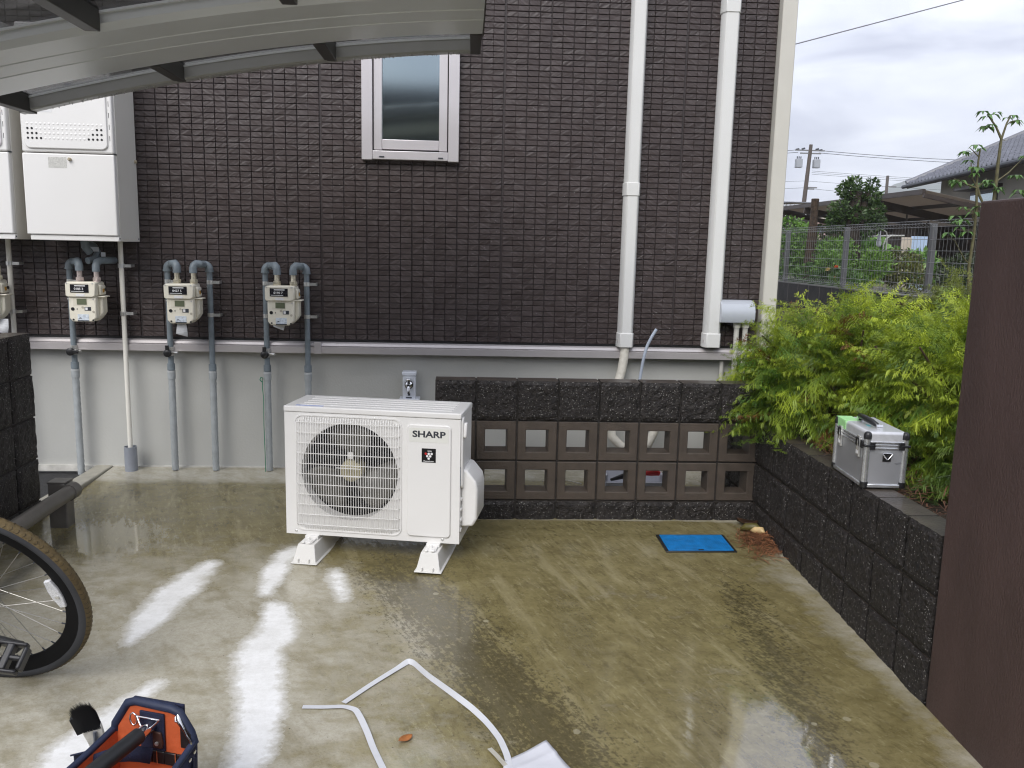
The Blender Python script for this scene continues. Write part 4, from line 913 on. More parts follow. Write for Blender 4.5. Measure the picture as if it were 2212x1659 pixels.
ft = MB(); ft.tube([(-.175, .13, .032), (-.36, .13, .55)], .015, 10); ft.tube([(-.175, .13, .032), (-.75, .13, .42)], .017, 10); ft.tube([(-.2, .13, -.02), (-.24, .0, -.19)], .008, 8); ft.build('frame', M_black, b2)
# =================================================================== TOOL BAG AND BRUSH
bag = thing('tool_bag', 'open navy tool bag with orange lining and a black grip handle', 'tool bag', (-.72, 1.88, fz(1.88)), rz=-.305)
M_navy = mat('navy_canvas', (.007, .011, .042), .75, var=.2, vscale=60, bump=.5, bscale=400)
M_navyp = mat('navy_piping', (.014, .022, .056), .6, var=.15, vscale=40)
M_or = mat('orange_canvas', (.52, .098, .027), .75, var=.10, vscale=18, bump=.4, bscale=40)
M_orth = mat('orange_thread', (.55, .16, .06), .7)
pp = [(-.100, .0), (.100, .0), (.108, .235), (.100, .262), (.070, .308), (.05, .314), (-.045, .318), (-.068, .310), (-.106, .252), (-.108, .235)]
for y0, y1, nm in ((-.004, .0, 'lining'), (.0005, .012, 'end_panel')):
    MB().prism(pp, 1, y0, y1).build(nm, M_or if nm == 'lining' else M_navy, bag, bev=.0015)
MB().prism(pp, 1, -.395, -.384).build('end_panel', M_navy, bag)
rimp = [(x, -.001, z) for x, z in pp[2:]]
MB().tube(rimp, .0105, 12).build('padded_rim', M_navyp, bag, smooth=60)
MB().bx(-.098, .098, -.382, -.005, .004, .010).build('lining', M_or, bag)
for s in (-1, 1):
    vs = []; n = 10
    for k in range(n + 1):
        y = -.004 - .38 * k / n; zt = .238 - .028 * math.sin(math.pi * k / n); bow = .010 * math.sin(math.pi * k / n)
        vs += [(s * (.100 + bow), y, .0), (s * (.108 + bow), y, zt)]
    fs = [(2 * k, 2 * k + 1, 2 * k + 3, 2 * k + 2) for k in range(n)]
    o = MB().add(vs, fs).build('side_wall', M_navy, bag, smooth=60); md = o.modifiers.new('s', 'SOLIDIFY'); md.thickness = .006; md.offset = 0
    o = MB().add([(v[0] - s * .007, v[1], v[2] - .003) for v in vs], fs).build('lining', M_or, bag, smooth=60)
    MB().tube([(v[0], v[1], v[2] + .002) for v in vs[1::2]], .008, 10).build('padded_rim', M_navyp, bag, smooth=60)
    pk = [(s * .112, -.02, .02), (s * .124, -.02, .17), (s * .135, -.15, .165), (s * .135, -.26, .165), (s * .12, -.35, .16), (s * .112, -.35, .02)]
    o = MB().add([(s * .108, -.015, .0), (s * .128, -.04, .0), (s * .128, -.34, .0), (s * .108, -.37, .0), (s * .110, -.015, .205), (s * .134, -.04, .165), (s * .134, -.34, .165), (s * .11, -.37, .205)], [(0, 1, 5, 4), (1, 2, 6, 5), (2, 3, 7, 6)]).build('pocket', M_navy, bag); md = o.modifiers.new('s', 'SOLIDIFY'); md.thickness = .003
for y, z in ((-.012, .222), (-.03, .212), (-.02, .165)):
    MB().lathe([(.005, 0), (.005, .002), (.003, .003)], 12, Matrix.Translation((.1145, y, z)) @ Matrix.Rotation(math.pi / 2, 4, 'Y')).build('rivet', M_chrome, bag)
hd = MB().tube([(0, -.055, .268), (0, -.20, .270), (0, -.325, .268)], .0185, 20).build('handle', mat('rubber_grip', (.016, .017, .019), .5, var=.2), bag, smooth=60)
for y0, y1 in ((-.012, -.056), (-.324, -.37)):
    MB().tube([(0, y0, .268), (0, y1, .268)], .0145, 16).build('handle_end', M_chrome, hd, smooth=60)
MB().bx(-.032, .034, -.010, -.0045, .205, .300).build('handle_patch', M_navy, bag, bev=.002)
MB().prism([(.006, .215), (.030, .215), (.033, .228), (.028, .256), (.006, .256)], 1, -.016, -.0105).build('leather_tab', mat('brown_leather', (.05, .022, .016), .5, var=.2), bag, bev=.002)
MB().lathe([(.005, 0), (.005, .003), (.002, .004)], 12, Matrix.Translation((.018, -.0162, .228)) @ RX).build('rivet', M_metal, bag)
MB().tube([(-.03, -.02, .292)] + [(-.030 + .06 * k / 8, -.02 - .012 * math.sin(math.pi * k / 8), .292 - .022 * math.sin(math.pi * k / 8)) for k in range(1, 8)] + [(.03, -.02, .292), (-.03, -.02, .292)], .0022, 8).build('handle_ring', M_chrome, bag, smooth=60)
MB().tube([(-.040 + .010 * math.cos(t * .8), -.02, .283 + .016 * math.sin(t * .8)) for t in range(9)], .002, 8).build('handle_ring', M_chrome, bag, smooth=60)
eb = MB()
for k in range(6):
    x0 = -.098 + k * .0325; eb.bx(x0, x0 + .0315, -.0105, -.0045, .172, .204)
eb.build('elastic_band', M_black, bag, bev=.002)
for x in (.012, .062, -.045): MB().tube([(x, -.0112, .172), (x, -.0112, .205)], .0010, 6).build('stitch', M_orth, bag)
st = MB(); st.tube([(-.030, .0135, .306), (.062, .0135, .304)], .0009, 5); st.tube([(.062, .0135, .304), (.055, .0135, .292), (-.034, .0135, .294), (-.030, .0135, .306)], .0009, 5); st.build('stitch', M_orth, bag)
MB().bx(-.065, .072, .0125, .020, .286, .318).build('top_strap', M_navy, bag, bev=.002)
MB().prism([(.078, .225), (.106, .225), (.106, .262), (.088, .285), (.078, .285)], 1, -.012, -.005).build('loop_patch', M_black, bag, bev=.002)
hk = MB(); hk.tube([(.072, -.008, .306), (.080, -.014, .292), (.092, -.016, .276)], [.004, .006, .004], 8); hk.tube([(.092, -.016, .276), (.100, -.017, .262), (.108, -.017, .252), (.112, -.017, .240), (.106, -.017, .232), (.100, -.017, .238)], .0028, 8); hk.tube([(.064, -.006, .298), (.068, -.012, .290), (.080, -.014, .292)], .0025, 8)
hk.build('snap_hook', M_chrome, bag, smooth=60)
# carrying strap folded across
sv = []
for k in range(9):
    t = k / 8; x = -.155 + .17 * t; z = .175 + .04 * math.sin(t * 2.2); y = -.10 + .06 * t; sv += [(x, y, z - .016), (x + .004, y + .01, z + .018)]
o = MB().add(sv, [(2 * k, 2 * k + 1, 2 * k + 3, 2 * k + 2) for k in range(8)]).build('carry_strap', M_navy, bag, smooth=60); md = o.modifiers.new('s', 'SOLIDIFY'); md.thickness = .003
o = MB().add([(-.165, -.07, .02), (-.112, -.06, .02), (-.165, -.075, .20), (-.112, -.06, .215), (-.160, -.09, .208), (-.110, -.075, .222)], [(0, 1, 3, 2), (2, 3, 5, 4)]).build('brush_loop', M_navy, bag); md = o.modifiers.new('s', 'SOLIDIFY'); md.thickness = .004
br = thing('paint_brush', 'black bristle brush with a worn white wooden handle stuck in the tool bag side', 'brush', (-.868, 1.912, .078))
br.rotation_euler = (.12, -.16, .25); br.scale = (.74, .74, .80); br.location.z += .040; br.location.x -= .004
MB().prism([(-.012, -.03), (.030, -.03), (.034, .02), (.033, .068), (-.026, .062), (-.018, .02)], 1, -.010, .010).build('handle', mat('worn_white_wood', (.55, .53, .48), .6, var=.3, vscale=30, bump=.3, bscale=60), br, bev=.003)
MB().tube([(.0, -.013, .005), (.008, -.015, .03), (.012, -.013, .055)], .006, 8).build('hook', mat('brush_metal', (.25, .27, .32), .3, .7), br)
bs = MB()
for k in range(900):
    u_, v_ = random.uniform(-1, 1), random.uniform(-1, 1); x = .004 + u_ * .027; y = v_ * .012; L_ = random.uniform(.075, .098) * (1 - .12 * u_ * u_)
    lean = -.020 + u_ * .003 + random.gauss(0, .0022); yy = v_ * .006 + random.gauss(0, .002)
    if random.random() < .012: lean += .022
    p0, p1, p2 = Vector((x, y, .060)), Vector((x + lean * .35, y + yy * .4, .060 + L_ * .55)), Vector((x + lean, y + yy, .060 + L_)); w = .0009
    bs.add([p0 + Vector((-w, 0, 0)), p0 + Vector((w, 0, 0)), p1 + Vector((w, 0, 0)), p1 + Vector((-w, 0, 0)), p2], [(0, 1, 2, 3), (3, 2, 4)])
bs.box((-.008, 0, .09), (.046, .018, .058), Matrix.Rotation(-.16, 4, 'Y'))
bz = bs.build('bristles', M_black, br, smooth=0); bz['kind'] = 'stuff'
# =================================================================== TAPES, PLASTIC, LEAVES
M_tape = mat('white_strap', (.60, .61, .64), .45, var=.03, vscale=40)
def ribbon(name, pts, label, cat, w=.020, group=None, m=M_tape):
    """pts: x, y, height of lower edge, standing 0..1 (0 flat, 1 on edge)"""
    P = []
    for i in range(len(pts) - 1):
        for k in range(6):
            t = k / 6; P.append(tuple(a + (b - a) * t for a, b in zip(pts[i], pts[i + 1])))
    P.append(pts[-1]); Q = np.array(P)
    for _ in range(3): Q[1:-1, :2] = .25 * Q[:-2, :2] + .5 * Q[1:-1, :2] + .25 * Q[2:, :2]
    V = []; F = []
    for i in range(len(Q)):
        a, b = Q[max(i - 1, 0)], Q[min(i + 1, len(Q) - 1)]; d = Vector((b[0] - a[0], b[1] - a[1], 0)).normalized(); nn = Vector((-d.y, d.x, 0))
        th = Q[i][3] * math.pi / 2 * .92; z = fz(Q[i][1]) + .003 + Q[i][2]
        c = Vector((Q[i][0], Q[i][1], z)); h = nn * math.cos(th) * w / 2 + Vector((0, 0, 1)) * math.sin(th) * w / 2
        c.z += math.sin(th) * w / 2; V += [c - h, c + h]
    F = [(2 * i, 2 * i + 1, 2 * i + 3, 2 * i + 2) for i in range(len(Q) - 1)]
    o = MB().add(V, F).build(name, m, smooth=0); md = o.modifiers.new('s', 'SOLIDIFY'); md.thickness = .0009
    return tag(o, label, cat, group)
ribbon('packing_strap', [(-.470, 2.372, 0, 0), (-.405, 2.370, 0, 0), (-.345, 2.372, .001, .0), (-.308, 2.350, .002, .12), (-.286, 2.300, .002, .2), (-.262, 2.24, .001, .1), (-.238, 2.17, 0, 0), (-.214, 2.11, 0, 0), (-.19, 2.05, 0, 0), (-.16, 1.95, 0, 0)], 'white plastic strap bending towards the lower edge, its cut end nearer the tool bag', 'strap', .018, 'white straps on the slab')
ribbon('packing_strap', [(-.350, 2.392, 0, .0), (-.276, 2.496, 0, .05), (-.200, 2.590, .001, .12), (-.170, 2.622, .002, .5), (-.150, 2.604, .002, .85), (-.102, 2.531, 0, .85), (-.031, 2.441, 0, .75), (.041, 2.348, 0, .45), (.085, 2.277, 0, .2), (.117, 2.202, .002, .1), (.134, 2.125, .004, .1), (.139, 2.06, .008, .1), (.14, 1.98, .01, .1)], 'long white plastic strap with a sharp fold, curving to the plastic wrapper', 'strap', .018, 'white straps on the slab')
def wrapper():
    V = []; F = []; n = 16
    c = [Vector((.125, 2.095, 0)), Vector((.248, 2.182, 0)), Vector((.31, 2.03, 0)), Vector((.10, 1.90, 0))]
    for j in range(n + 1):
        for i in range(n + 1):
            u, v = i / n, j / n; p = c[0] * (1 - u) * (1 - v) + c[1] * u * (1 - v) + c[2] * u * v + c[3] * (1 - u) * v
            z = fz(p.y) + .006 + .005 * (mnoise.noise(Vector((u * 1.5, v * 1.5, 4))) + .6) + .004 * max(0, 1 - abs(v - .35) / .07) + .010 * v
            V.append((p.x, p.y, z))
    for j in range(n):
        for i in range(n): a = j * (n + 1) + i; F.append((a, a + 1, a + n + 2, a + n + 1))
    o = MB().add(V, F).build('plastic_wrapper', mat('white_wrapper', (.68, .69, .74), .35, var=.04, vscale=20, coat=.3), smooth=40); md = o.modifiers.new('s', 'SOLIDIFY'); md.thickness = .001
    tag(o, 'crumpled white plastic wrapper lying at the lower edge by the long strap', 'wrapper')
wrapper()
rb_ = MB()
for k in range(5):
    o_ = k * .0028 - .0056; d = Vector((.039, -.078, 0)).normalized(); nn = Vector((.078, .039, 0)).normalized()
    p = [Vector((.087, 2.157, fz(2.157) + .006)) + nn * o_, Vector((.106, 2.118, fz(2.118) + .010)) + nn * o_, Vector((.128, 2.072, fz(2.07) + .012)) + nn * o_]; rb_.tube(p, .0014, 5)
tag(rb_.build('ribbed_band', mat('ribbed_beige', (.48, .46, .40), .5)), 'short ribbed beige band beside the plastic wrapper', 'band')
def leaf(name, label, loc, L_, W_, col, rz, curl=.3):
    V = []; F = []; n = 9
    for i in range(n + 1):
        t = i / n; w = W_ * math.sin(math.pi * min(1, t * .96 + .02)) ** .8; x = (t - .5) * L_
        for j in (-1, 0, 1): V.append((x, j * w / 2, .004 + curl * L_ * .25 * (abs(j) * .7 + (2 * t - 1) ** 2 * .5)))
    for i in range(n):
        for j in range(2): a = i * 3 + j; F.append((a, a + 1, a + 4, a + 3))
    o = MB().add(V, F).build(name, mat('leaf_' + name + str(int(col[0] * 1000)), col, .5, var=.25, vscale=60), smooth=80); md = o.modifiers.new('s', 'SOLIDIFY'); md.thickness = .0012
    o.location = loc; o.rotation_euler = (.1, .05, rz); return tag(o, label, 'leaf')
leaf('fallen_leaf', 'single small orange-brown leaf lying on the open slab', (-.151, 2.206, fz(2.206) + .001), .050, .026, (.36, .13, .035), .75)
leaf('curled_leaf', 'curled dark brown leaf in the corner where the two block walls meet', (1.40, 3.90, fz(3.9) + .006), .105, .075, (.055, .026, .013), 2.5, .9)
pod = MB().tube([(1.385, 3.80, .012), (1.40, 3.785, .020), (1.425, 3.765, .024), (1.447 - .02, 3.745, .022)], [.006, .016, .017, .006], 12).build('husk', mat('cream_husk', (.62, .45, .22), .5, var=.25, vscale=30), smooth=70); tag(pod, 'pale cream husk on the heap of dead needles', 'husk')
pod2 = MB().tube([(1.345, 3.835, .008), (1.37, 3.83, .020), (1.41, 3.81, .026), (1.435, 3.79, .018)], [.006, .019, .020, .006], 12).build('husk', mat('green_husk', (.10, .085, .02), .5, var=.25, vscale=30), smooth=70); tag(pod2, 'dull olive husk leaning on the cream husk by the wall corner', 'husk')
nd = MB()
def needle(p, L_, a, w, dz):
    d = Vector((math.cos(a), math.sin(a), dz)) * L_; s = Vector((-math.sin(a), math.cos(a), .2)) * w; m_ = p + d * .5 + Vector((0, 0, L_ * .10))
    nd.add([p - s, p + s, m_ + s, m_ - s, p + d + s * .4, p + d - s * .4], [(0, 1, 2, 3), (3, 2, 4, 5)])
for k in range(640):
    t = random.random(); x = 1.395 + random.gauss(0, .045); y = 3.70 + random.gauss(0, .070); x = min(x, 1.438)
    if k < 60: x = 1.40 - random.random() * .10; y = 3.62 - random.random() * .12 + random.gauss(0, .02)
    h = max(0, .036 - .4 * math.hypot(x - 1.41, y - 3.71)) * random.random()
    needle(Vector((x, y, fz(y) + .002 + h)), random.uniform(.025, .08), random.uniform(0, 6.28), random.uniform(.0010, .0024), random.uniform(-.02, .12))
tag(nd.build('dead_needles', mat('rust_needles', (.22, .092, .040), .7, var=.6, vscale=40), smooth=0), kind='stuff')
# =================================================================== TRAY BEHIND THE SCREEN
ty = thing('parts_tray', 'white tray holding dark tools, glimpsed through the openings of the block screen', 'tray', (.93, 4.42, .028))
tm = MB(); tm.bx(-.17, .17, -.12, .12, 0, .012); tm.bx(-.17, .17, -.12, -.105, .0125, .075); tm.bx(-.17, .17, .105, .12, .0125, .10); tm.bx(-.17, -.155, -.1045, .1045, .0125, .11); tm.bx(.155, .17, -.1045, .1045, .0125, .09)
tm.build('tray', mat('tray_white', (.66, .67, .72), .5, var=.03), ty, bev=.004)
rt = MB().tube([(.99, 4.40, .125), (1.03, 4.41, .14), (1.075, 4.40, .125)], [.012, .03, .012], 12).build('red_tool', mat('red_plastic', (.5, .02, .02), .3, var=.05), smooth=60); tag(rt, 'red plastic tool lying on the tray behind the block screen', 'tool')
bt = MB().tube([(.80, 4.36, .10), (.90, 4.40, .118), (1.0, 4.45, .10)], [.008, .018, .012], 8).build('black_tool', M_black, smooth=40); tag(bt, 'black tool lying on the tray behind the block screen', 'tool')
rp_ = MB().tube([(.45, 4.55, .036), (.52, 4.6, .036), (.60, 4.56, .036), (.66, 4.50, .036)], .004, 6).build('cord', mat('beige_cord', (.45, .42, .35), .6)); tag(rp_, 'thin beige cord on the floor behind the block screen', 'cord')
# =================================================================== TOOL CASE ON THE WALL
cs = thing('tool_case', 'silver aluminium tool case with black corners standing on the block wall', 'tool case', (1.442, 2.872, .4955), rz=rad(-3.5))
w, d, h, hs = .158, .300, .206, .158
M_al = mat('case_aluminium', (.52, .53, .55), .34, .65, var=.06, vscale=6, bump=.05, bscale=30)
M_als = mat('case_edge', (.62, .63, .64), .25, .8, var=.12, vscale=30)
M_alw = mat('case_wet_top', (.66, .67, .69), .30, .35, var=.05, vscale=60, bump=.12, bscale=300)
MB().bx(.006, w - .006, .006, d - .006, .006, hs).build('body', M_al, cs, bev=.003)
MB().bx(.006, w - .006, .006, d - .006, hs + .0015, h).build('lid', M_alw, cs, bev=.010, segs=4)
for z in (hs - .016, hs - .004, hs + .006):
    MB().bx(.002, w - .002, .002, d - .002, z, z + .008).build('seam_rail', M_als, cs, bev=.0025)
for x in (.011, w - .011):
    for y in (.011, d - .011):
        MB().tube([(x, y, .012), (x, y, h - .024)], .0125, 16).build('corner_post', M_als, cs, smooth=50)
        k = MB(); k.lathe([(.0138, h - .026), (.0138, h - .012), (.0115, h - .004), (.006, h), (0, h + .001)], 16, Matrix.Translation((x, y, 0))); k.build('corner_cap', M_black, cs, smooth=60)
        k = MB(); k.lathe([(.004, 0), (.0125, .001), (.0142, .008), (.0142, .022)], 16, Matrix.Translation((x, y, 0))); k.build('corner_cap', M_black, cs, smooth=60)
for a, b_ in (((.02, .0), (w - .02, .012)), ((.02, d - .012), (w - .02, d)), ((.0, .02), (.012, d - .02)), ((w - .012, .02), (w, d - .02))):
    MB().bx(a[0], b_[0], a[1], b_[1], .0, .015).build('bottom_rail', M_als, cs, bev=.004)
for sx in (0, 1):
    x = 0 if sx == 0 else w; s = 1 if sx == 0 else -1
    k = MB(); k.bx(x + s * .016 if s > 0 else x - .036, x + .036 if s > 0 else x - .016, -.004, .003, hs - .016, hs + .012); k.bx(x - .0045 if s > 0 else x - .030, x + .030 if s > 0 else x + .0045, -.0045, .004, hs - .006, hs + .002)
    if s > 0: k.bx(-.0045, .003, .016, .036, hs - .016, hs + .012); k.bx(-.0048, .002, -.0042, .03, hs - .006, hs + .002)
    k.build('corner_clip', M_black, cs, bev=.002)
for y in (.062, .235):
    k = MB(); k.bx(-.003, .005, y - .014, y + .014, hs - .055, hs + .022)
    lt = k.build('latch', M_metal, cs, bev=.001); MB().bx(-.007, -.0025, y - .012, y + .012, hs - .014, hs + .016).build('latch_lever', M_black, lt, bev=.001); MB().tube([(-.009, y - .014, hs + .012), (-.010, y - .016, hs - .02), (-.006, y - .014, hs - .028)], .0022, 8).build('latch_bail', M_chrome, lt, smooth=60)
    MB().bx(-.0042, -.0026, y - .008, y + .008, hs - .044, hs - .030).build('latch_plate', M_paper, lt)
hn = MB(); yc = d / 2; xc = w / 2 - .012
hn.tube([(xc + .006, yc - .080, h - .002), (xc, yc - .076, h + .012), (xc - .01, yc - .05, h + .020), (xc - .014, yc, h + .023), (xc - .01, yc + .05, h + .020), (xc, yc + .076, h + .012), (xc + .006, yc + .080, h - .002)], [.007, .009, .011, .012, .011, .009, .007], 10)
hn.build('handle', M_black, cs, smooth=50)
for y in (yc - .085, yc + .085): MB().tube([(xc - .006, y, h + .006), (xc + .016, y, h + .006)], .010, 14).build('handle_mount', M_chrome, cs, smooth=50)
k = MB(); k.bx(.068, .098, .002, .0055, .098, .128); dl = k.build('ring_plate', M_black, cs, bev=.003)
MB().tube([(.068, -.001, .130), (.098, -.001, .130), (.100, -.002, .126), (.086, -.004, .108), (.080, -.004, .108), (.066, -.002, .126), (.068, -.001, .130)], .0024, 8).build('d_ring', M_chrome, dl, smooth=60)
M_gt = mat('green_tape', (.36, .68, .30), .55, var=.08, vscale=40)
g = MB(); g.bx(.0045, .062, d - .095, d - .004, h - .0005, h + .0012); g.bx(.0035, .0062, d - .098, d - .004, hs + .014, h - .004); g.bx(.0040, .012, d - .096, d - .004, h - .010, h - .0005); g.build('green_tape', M_gt, cs, bev=.003)
dn = MB().add([(.112, .0052, .092), (.150, .0052, .100), (.150, .0048, .094), (.120, .0040, .088)], [(0, 1, 2, 3)]); dn.build('dent_shade', mat('dent_shade_grey', (.25, .25, .26), .4, .6), cs)  # flat dark sliver paints the shade of a dent onto the case
MB().bx(.050, .060, yc - .045, yc - .02, h + .0002, h + .002).build('cyan_tape', mat('cyan_tape', (.15, .5, .55), .5), cs)
# =================================================================== GOLDEN CONIFER SHRUBS
def leaf_mat(name, rough=.5, transl=.25):
    m = bpy.data.materials.new(name); m.use_nodes = True; nt = m.node_tree; b = nt.nodes['Principled BSDF']; L = nt.links.new
    at = N(nt, 'ShaderNodeVertexColor', layer_name='tint'); L(at.outputs[0], b.inputs['Base Color']); b.inputs['Roughness'].default_value = rough
    tr = N(nt, 'ShaderNodeBsdfTranslucent'); L(at.outputs[0], tr.inputs['Color']); mxs = N(nt, 'ShaderNodeMixShader'); mxs.inputs[0].default_value = transl
    out = nt.nodes['Material Output']; L(b.outputs[0], mxs.inputs[1]); L(tr.outputs[0], mxs.inputs[2]); L(mxs.outputs[0], out.inputs['Surface']); return m
M_spray = leaf_mat('conifer_spray', .45, .30); M_leaf = leaf_mat('leaf', .4, .25)
def spray_template(seed):
    """flat feathery frond of length 1 along +x; returns verts, faces, tip parameter"""
    r = random.Random(seed); V = []; F = []; T = []
    def seg(p, d, L_, w, t0, t1):
        n = Vector((-d.y, d.x, 0)); o = len(V); q = p + d * L_
        for a, t in ((p - n * w, t0), (p + n * w, t0), (q + n * w * .45, t1), (q - n * w * .45, t1)): V.append((a.x, a.y, a.z)); T.append(t)
        F.append((o, o + 1, o + 2, o + 3)); return q
    p = Vector((0, 0, 0)); d = Vector((1, r.uniform(-.1, .1), 0)).normalized(); n = 9
    for i in range(n):
        t = i / n; L_ = 1 / n; droop = Vector((0, 0, -.05 * t)); d = (d + Vector((0, r.uniform(-.08, .08), 0)) + droop * .6).normalized()
        q = seg(p, d, L_, .0095, t, t + 1 / n)
        if i > 0:
            for s in (-1, 1):
                if r.random() < .12: continue
                a = rad(r.uniform(34, 52)) * s; d2 = Vector((d.x * math.cos(a) - d.y * math.sin(a), d.x * math.sin(a) + d.y * math.cos(a), d.z + r.uniform(-.18, .08))).normalized()
                LL = (.40 * (1 - .62 * t)) * r.uniform(.75, 1.15); m_ = 3; pp = p + d * L_ * r.random()
                for k in range(m_):
                    tt = min(1, t + .25 + .2 * k); q2 = seg(pp, d2, LL / m_, .0085, tt - .1, tt + .08)
                    for s2 in (-1, 1):
                        a2 = rad(r.uniform(32, 50)) * s2; d3 = Vector((d2.x * math.cos(a2) - d2.y * math.sin(a2), d2.x * math.sin(a2) + d2.y * math.cos(a2), d2.z + r.uniform(-.15, .1))).normalized()
                        seg(pp, d3, LL * .36 * r.uniform(.6, 1.1), .0080, tt, min(1, tt + .2))
                    pp = q2
        p = q
    return np.array(V), np.array(F), np.array(T)
TPL = [spray_template(k) for k in range(6)]
def shrub(name, label, c, rad_, n, lo, hi, group, zmin=.44, size=(.13, .25), tilt=.35, seed=1, cat='shrub', wisp=.06):
    r = np.random.default_rng(seed); root = thing(name, label, cat, (c[0], c[1], zmin), group=group)
    VV = []; FF = []; CC = []; off = 0; c = np.array(c); R = np.array(rad_)
    for k in range(n):
        u = r.normal(size=3); u /= np.linalg.norm(u); u[2] = abs(u[2]) * 1.0 - .25 * r.random()
        bump = 1 + .16 * mnoise.noise(Vector((u[0] * 2.6 + seed, u[1] * 2.6, u[2] * 2.6))) + .07 * mnoise.noise(Vector((u[0] * 7, u[1] * 7 + seed, u[2] * 7)))
        rr = r.uniform(.55, 1.0) ** .5; P0 = c + u * R * rr * bump
        if P0[2] < zmin + .02: P0[2] = zmin + .02 + .05 * r.random()
        out = u * np.array([1, 1, .45]); out[2] += r.normal(0, .25) + tilt * (u[2] - .3); out[:2] += r.normal(0, .35, 2); out /= np.linalg.norm(out)
        L_ = r.uniform(*size) * (1.25 if r.random() < wisp else 1)
        V, F, T = TPL[r.integers(6)]
        z = np.array([0, 0, 1.]) + r.normal(0, .35, 3); y = np.cross(z, out); y /= np.linalg.norm(y); z = np.cross(out, y)
        W = (V * L_) @ np.stack([out, y, z]); P0 = P0 - out * L_ * .45
        W = W + P0; W[:, 2] -= (T ** 2) * L_ * .22
        W[:, 2] = np.maximum(W[:, 2], zmin + .01)
        VV.append(W); FF.append(F + off); off += len(V)
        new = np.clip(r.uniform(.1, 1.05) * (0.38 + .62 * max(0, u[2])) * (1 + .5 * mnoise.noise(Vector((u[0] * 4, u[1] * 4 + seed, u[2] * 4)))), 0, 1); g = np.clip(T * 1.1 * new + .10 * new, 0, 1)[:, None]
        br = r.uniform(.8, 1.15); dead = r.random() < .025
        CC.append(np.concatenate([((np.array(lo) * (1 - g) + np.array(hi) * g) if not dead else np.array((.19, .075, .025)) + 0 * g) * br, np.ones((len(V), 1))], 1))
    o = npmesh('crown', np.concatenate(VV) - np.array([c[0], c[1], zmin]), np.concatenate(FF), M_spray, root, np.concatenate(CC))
    t = MB()
    for k in range(9):
        a = k * .7 + seed; e = Vector((math.cos(a) * R[0] * .75, math.sin(a) * R[1] * .75, (c[2] - zmin) + R[2] * random.uniform(.2, .7))); t.tube([(0, 0, -.03), tuple(e * .45 + Vector((0, 0, .05))), tuple(e)], [.016, .010, .004], 6)
    t.build('stem', mat('conifer_bark', (.07, .042, .026), .8, var=.3, vscale=30), root); return root
GL, GH = (.045, .125, .014), (.50, .59, .045)
shrub('conifer_shrub', 'yellow-green conifer shrub leaning over the block screen beside the house corner', (1.94, 4.05, .56), (.62, .50, .62), 1500, GL, GH, 'golden conifer shrubs', seed=3)
shrub('conifer_shrub', 'widest yellow-green conifer shrub, right behind the silver tool case', (2.26, 3.50, .50), (.62, .58, .70), 1550, GL, GH, 'golden conifer shrubs', seed=5)
shrub('conifer_shrub', 'greener conifer shrub squeezed against the rust-brown panel', (2.32, 2.92, .44), (.52, .46, .50), 1000, (.028, .08, .018), (.34, .48, .05), 'golden conifer shrubs', seed=8)
shrub('conifer_shrub', 'duller olive conifer shrub standing highest, in front of the wire fence', (3.15, 5.2, .60), (.55, .50, .62), 850, (.035, .07, .02), (.32, .36, .06), 'golden conifer shrubs', seed=11, size=(.18, .3))
shrub('conifer_shrub', 'yellow-green conifer shrub farther back between the olive one and the panel', (3.55, 4.6, .55), (.7, .55, .62), 950, GL, GH, 'golden conifer shrubs', seed=13)
shrub('conifer_shrub', 'low yellow-green conifer shrub behind the one at the house corner', (2.35, 4.75, .50), (.6, .5, .56), 700, GL, GH, 'golden conifer shrubs', seed=17)
shrub('conifer_sprig', 'single bright green conifer sprig at the foot of the rust-brown panel', (1.80, 2.52, .50), (.07, .06, .05), 8, (.06, .16, .02), (.36, .52, .06), None, seed=21, size=(.10, .15), cat='sprig')
lit = MB(); nd = lit
for k in range(900):
    x = random.uniform(1.57, 1.95); y = random.uniform(2.2, 4.4); z = .452 + random.random() * .012
    needle(Vector((x, y, z + .015)), random.uniform(.03, .10), random.uniform(0, 6.28), random.uniform(.0009, .0022), random.uniform(-.05, .25))
for k in range(260):
    x = 1.60 + random.gauss(0, .05); y = 3.42 + random.gauss(0, .13); needle(Vector((max(x, 1.54), y, .47 + random.random() * .05)), random.uniform(.04, .10), random.uniform(0, 6.28), random.uniform(.0009, .002), random.uniform(-.1, .4))
tag(lit.build('conifer_litter', mat('rust_litter', (.14, .058, .028), .7, var=.5, vscale=40), smooth=0), kind='stuff')
# =================================================================== FENCE AND ITS BASE
FX = 5.15
fb = thing('fence_base_wall', 'low dark concrete block wall carrying the wire fence', 'wall', (FX, 12, .44))
MB().bx(-.06, .06, -8, 7, -.3, .43).build('course', mat('dark_old_block', (.020, .019, .018), .75, var=.4, vscale=6, bump=.4, bscale=50), fb)
MB().bx(-.065, .065, -8, 7, .4305, .447).build('coping', mat('coping_grey', (.16, .16, .15), .6, var=.2, vscale=10), fb)
for k in range(26): MB().bx(-.0615, -.0598, -6.9 + k * .4, -6.892 + k * .4, -.2, .43).build('joint', M_mort_l, fb)
fe = thing('wire_fence', 'grey welded wire fence with folded top on the low dark wall', 'fence', (FX, 12, .888))
M_wire = mat('wire_grey', (.26, .265, .265), .4, .3, var=.1)
for y in (16.0, 13.4, 11.3, 9.17, 7.05): MB().bx(-.03, .03, y - 12.03, y - 11.97, -.001, .80).build('post', mat('post_grey', (.13, .133, .137), .4, .3, var=.1), fe, bev=.004)
yb = [17.5, 16.0, 13.4, 11.3, 9.17, 7.05, 5.0]
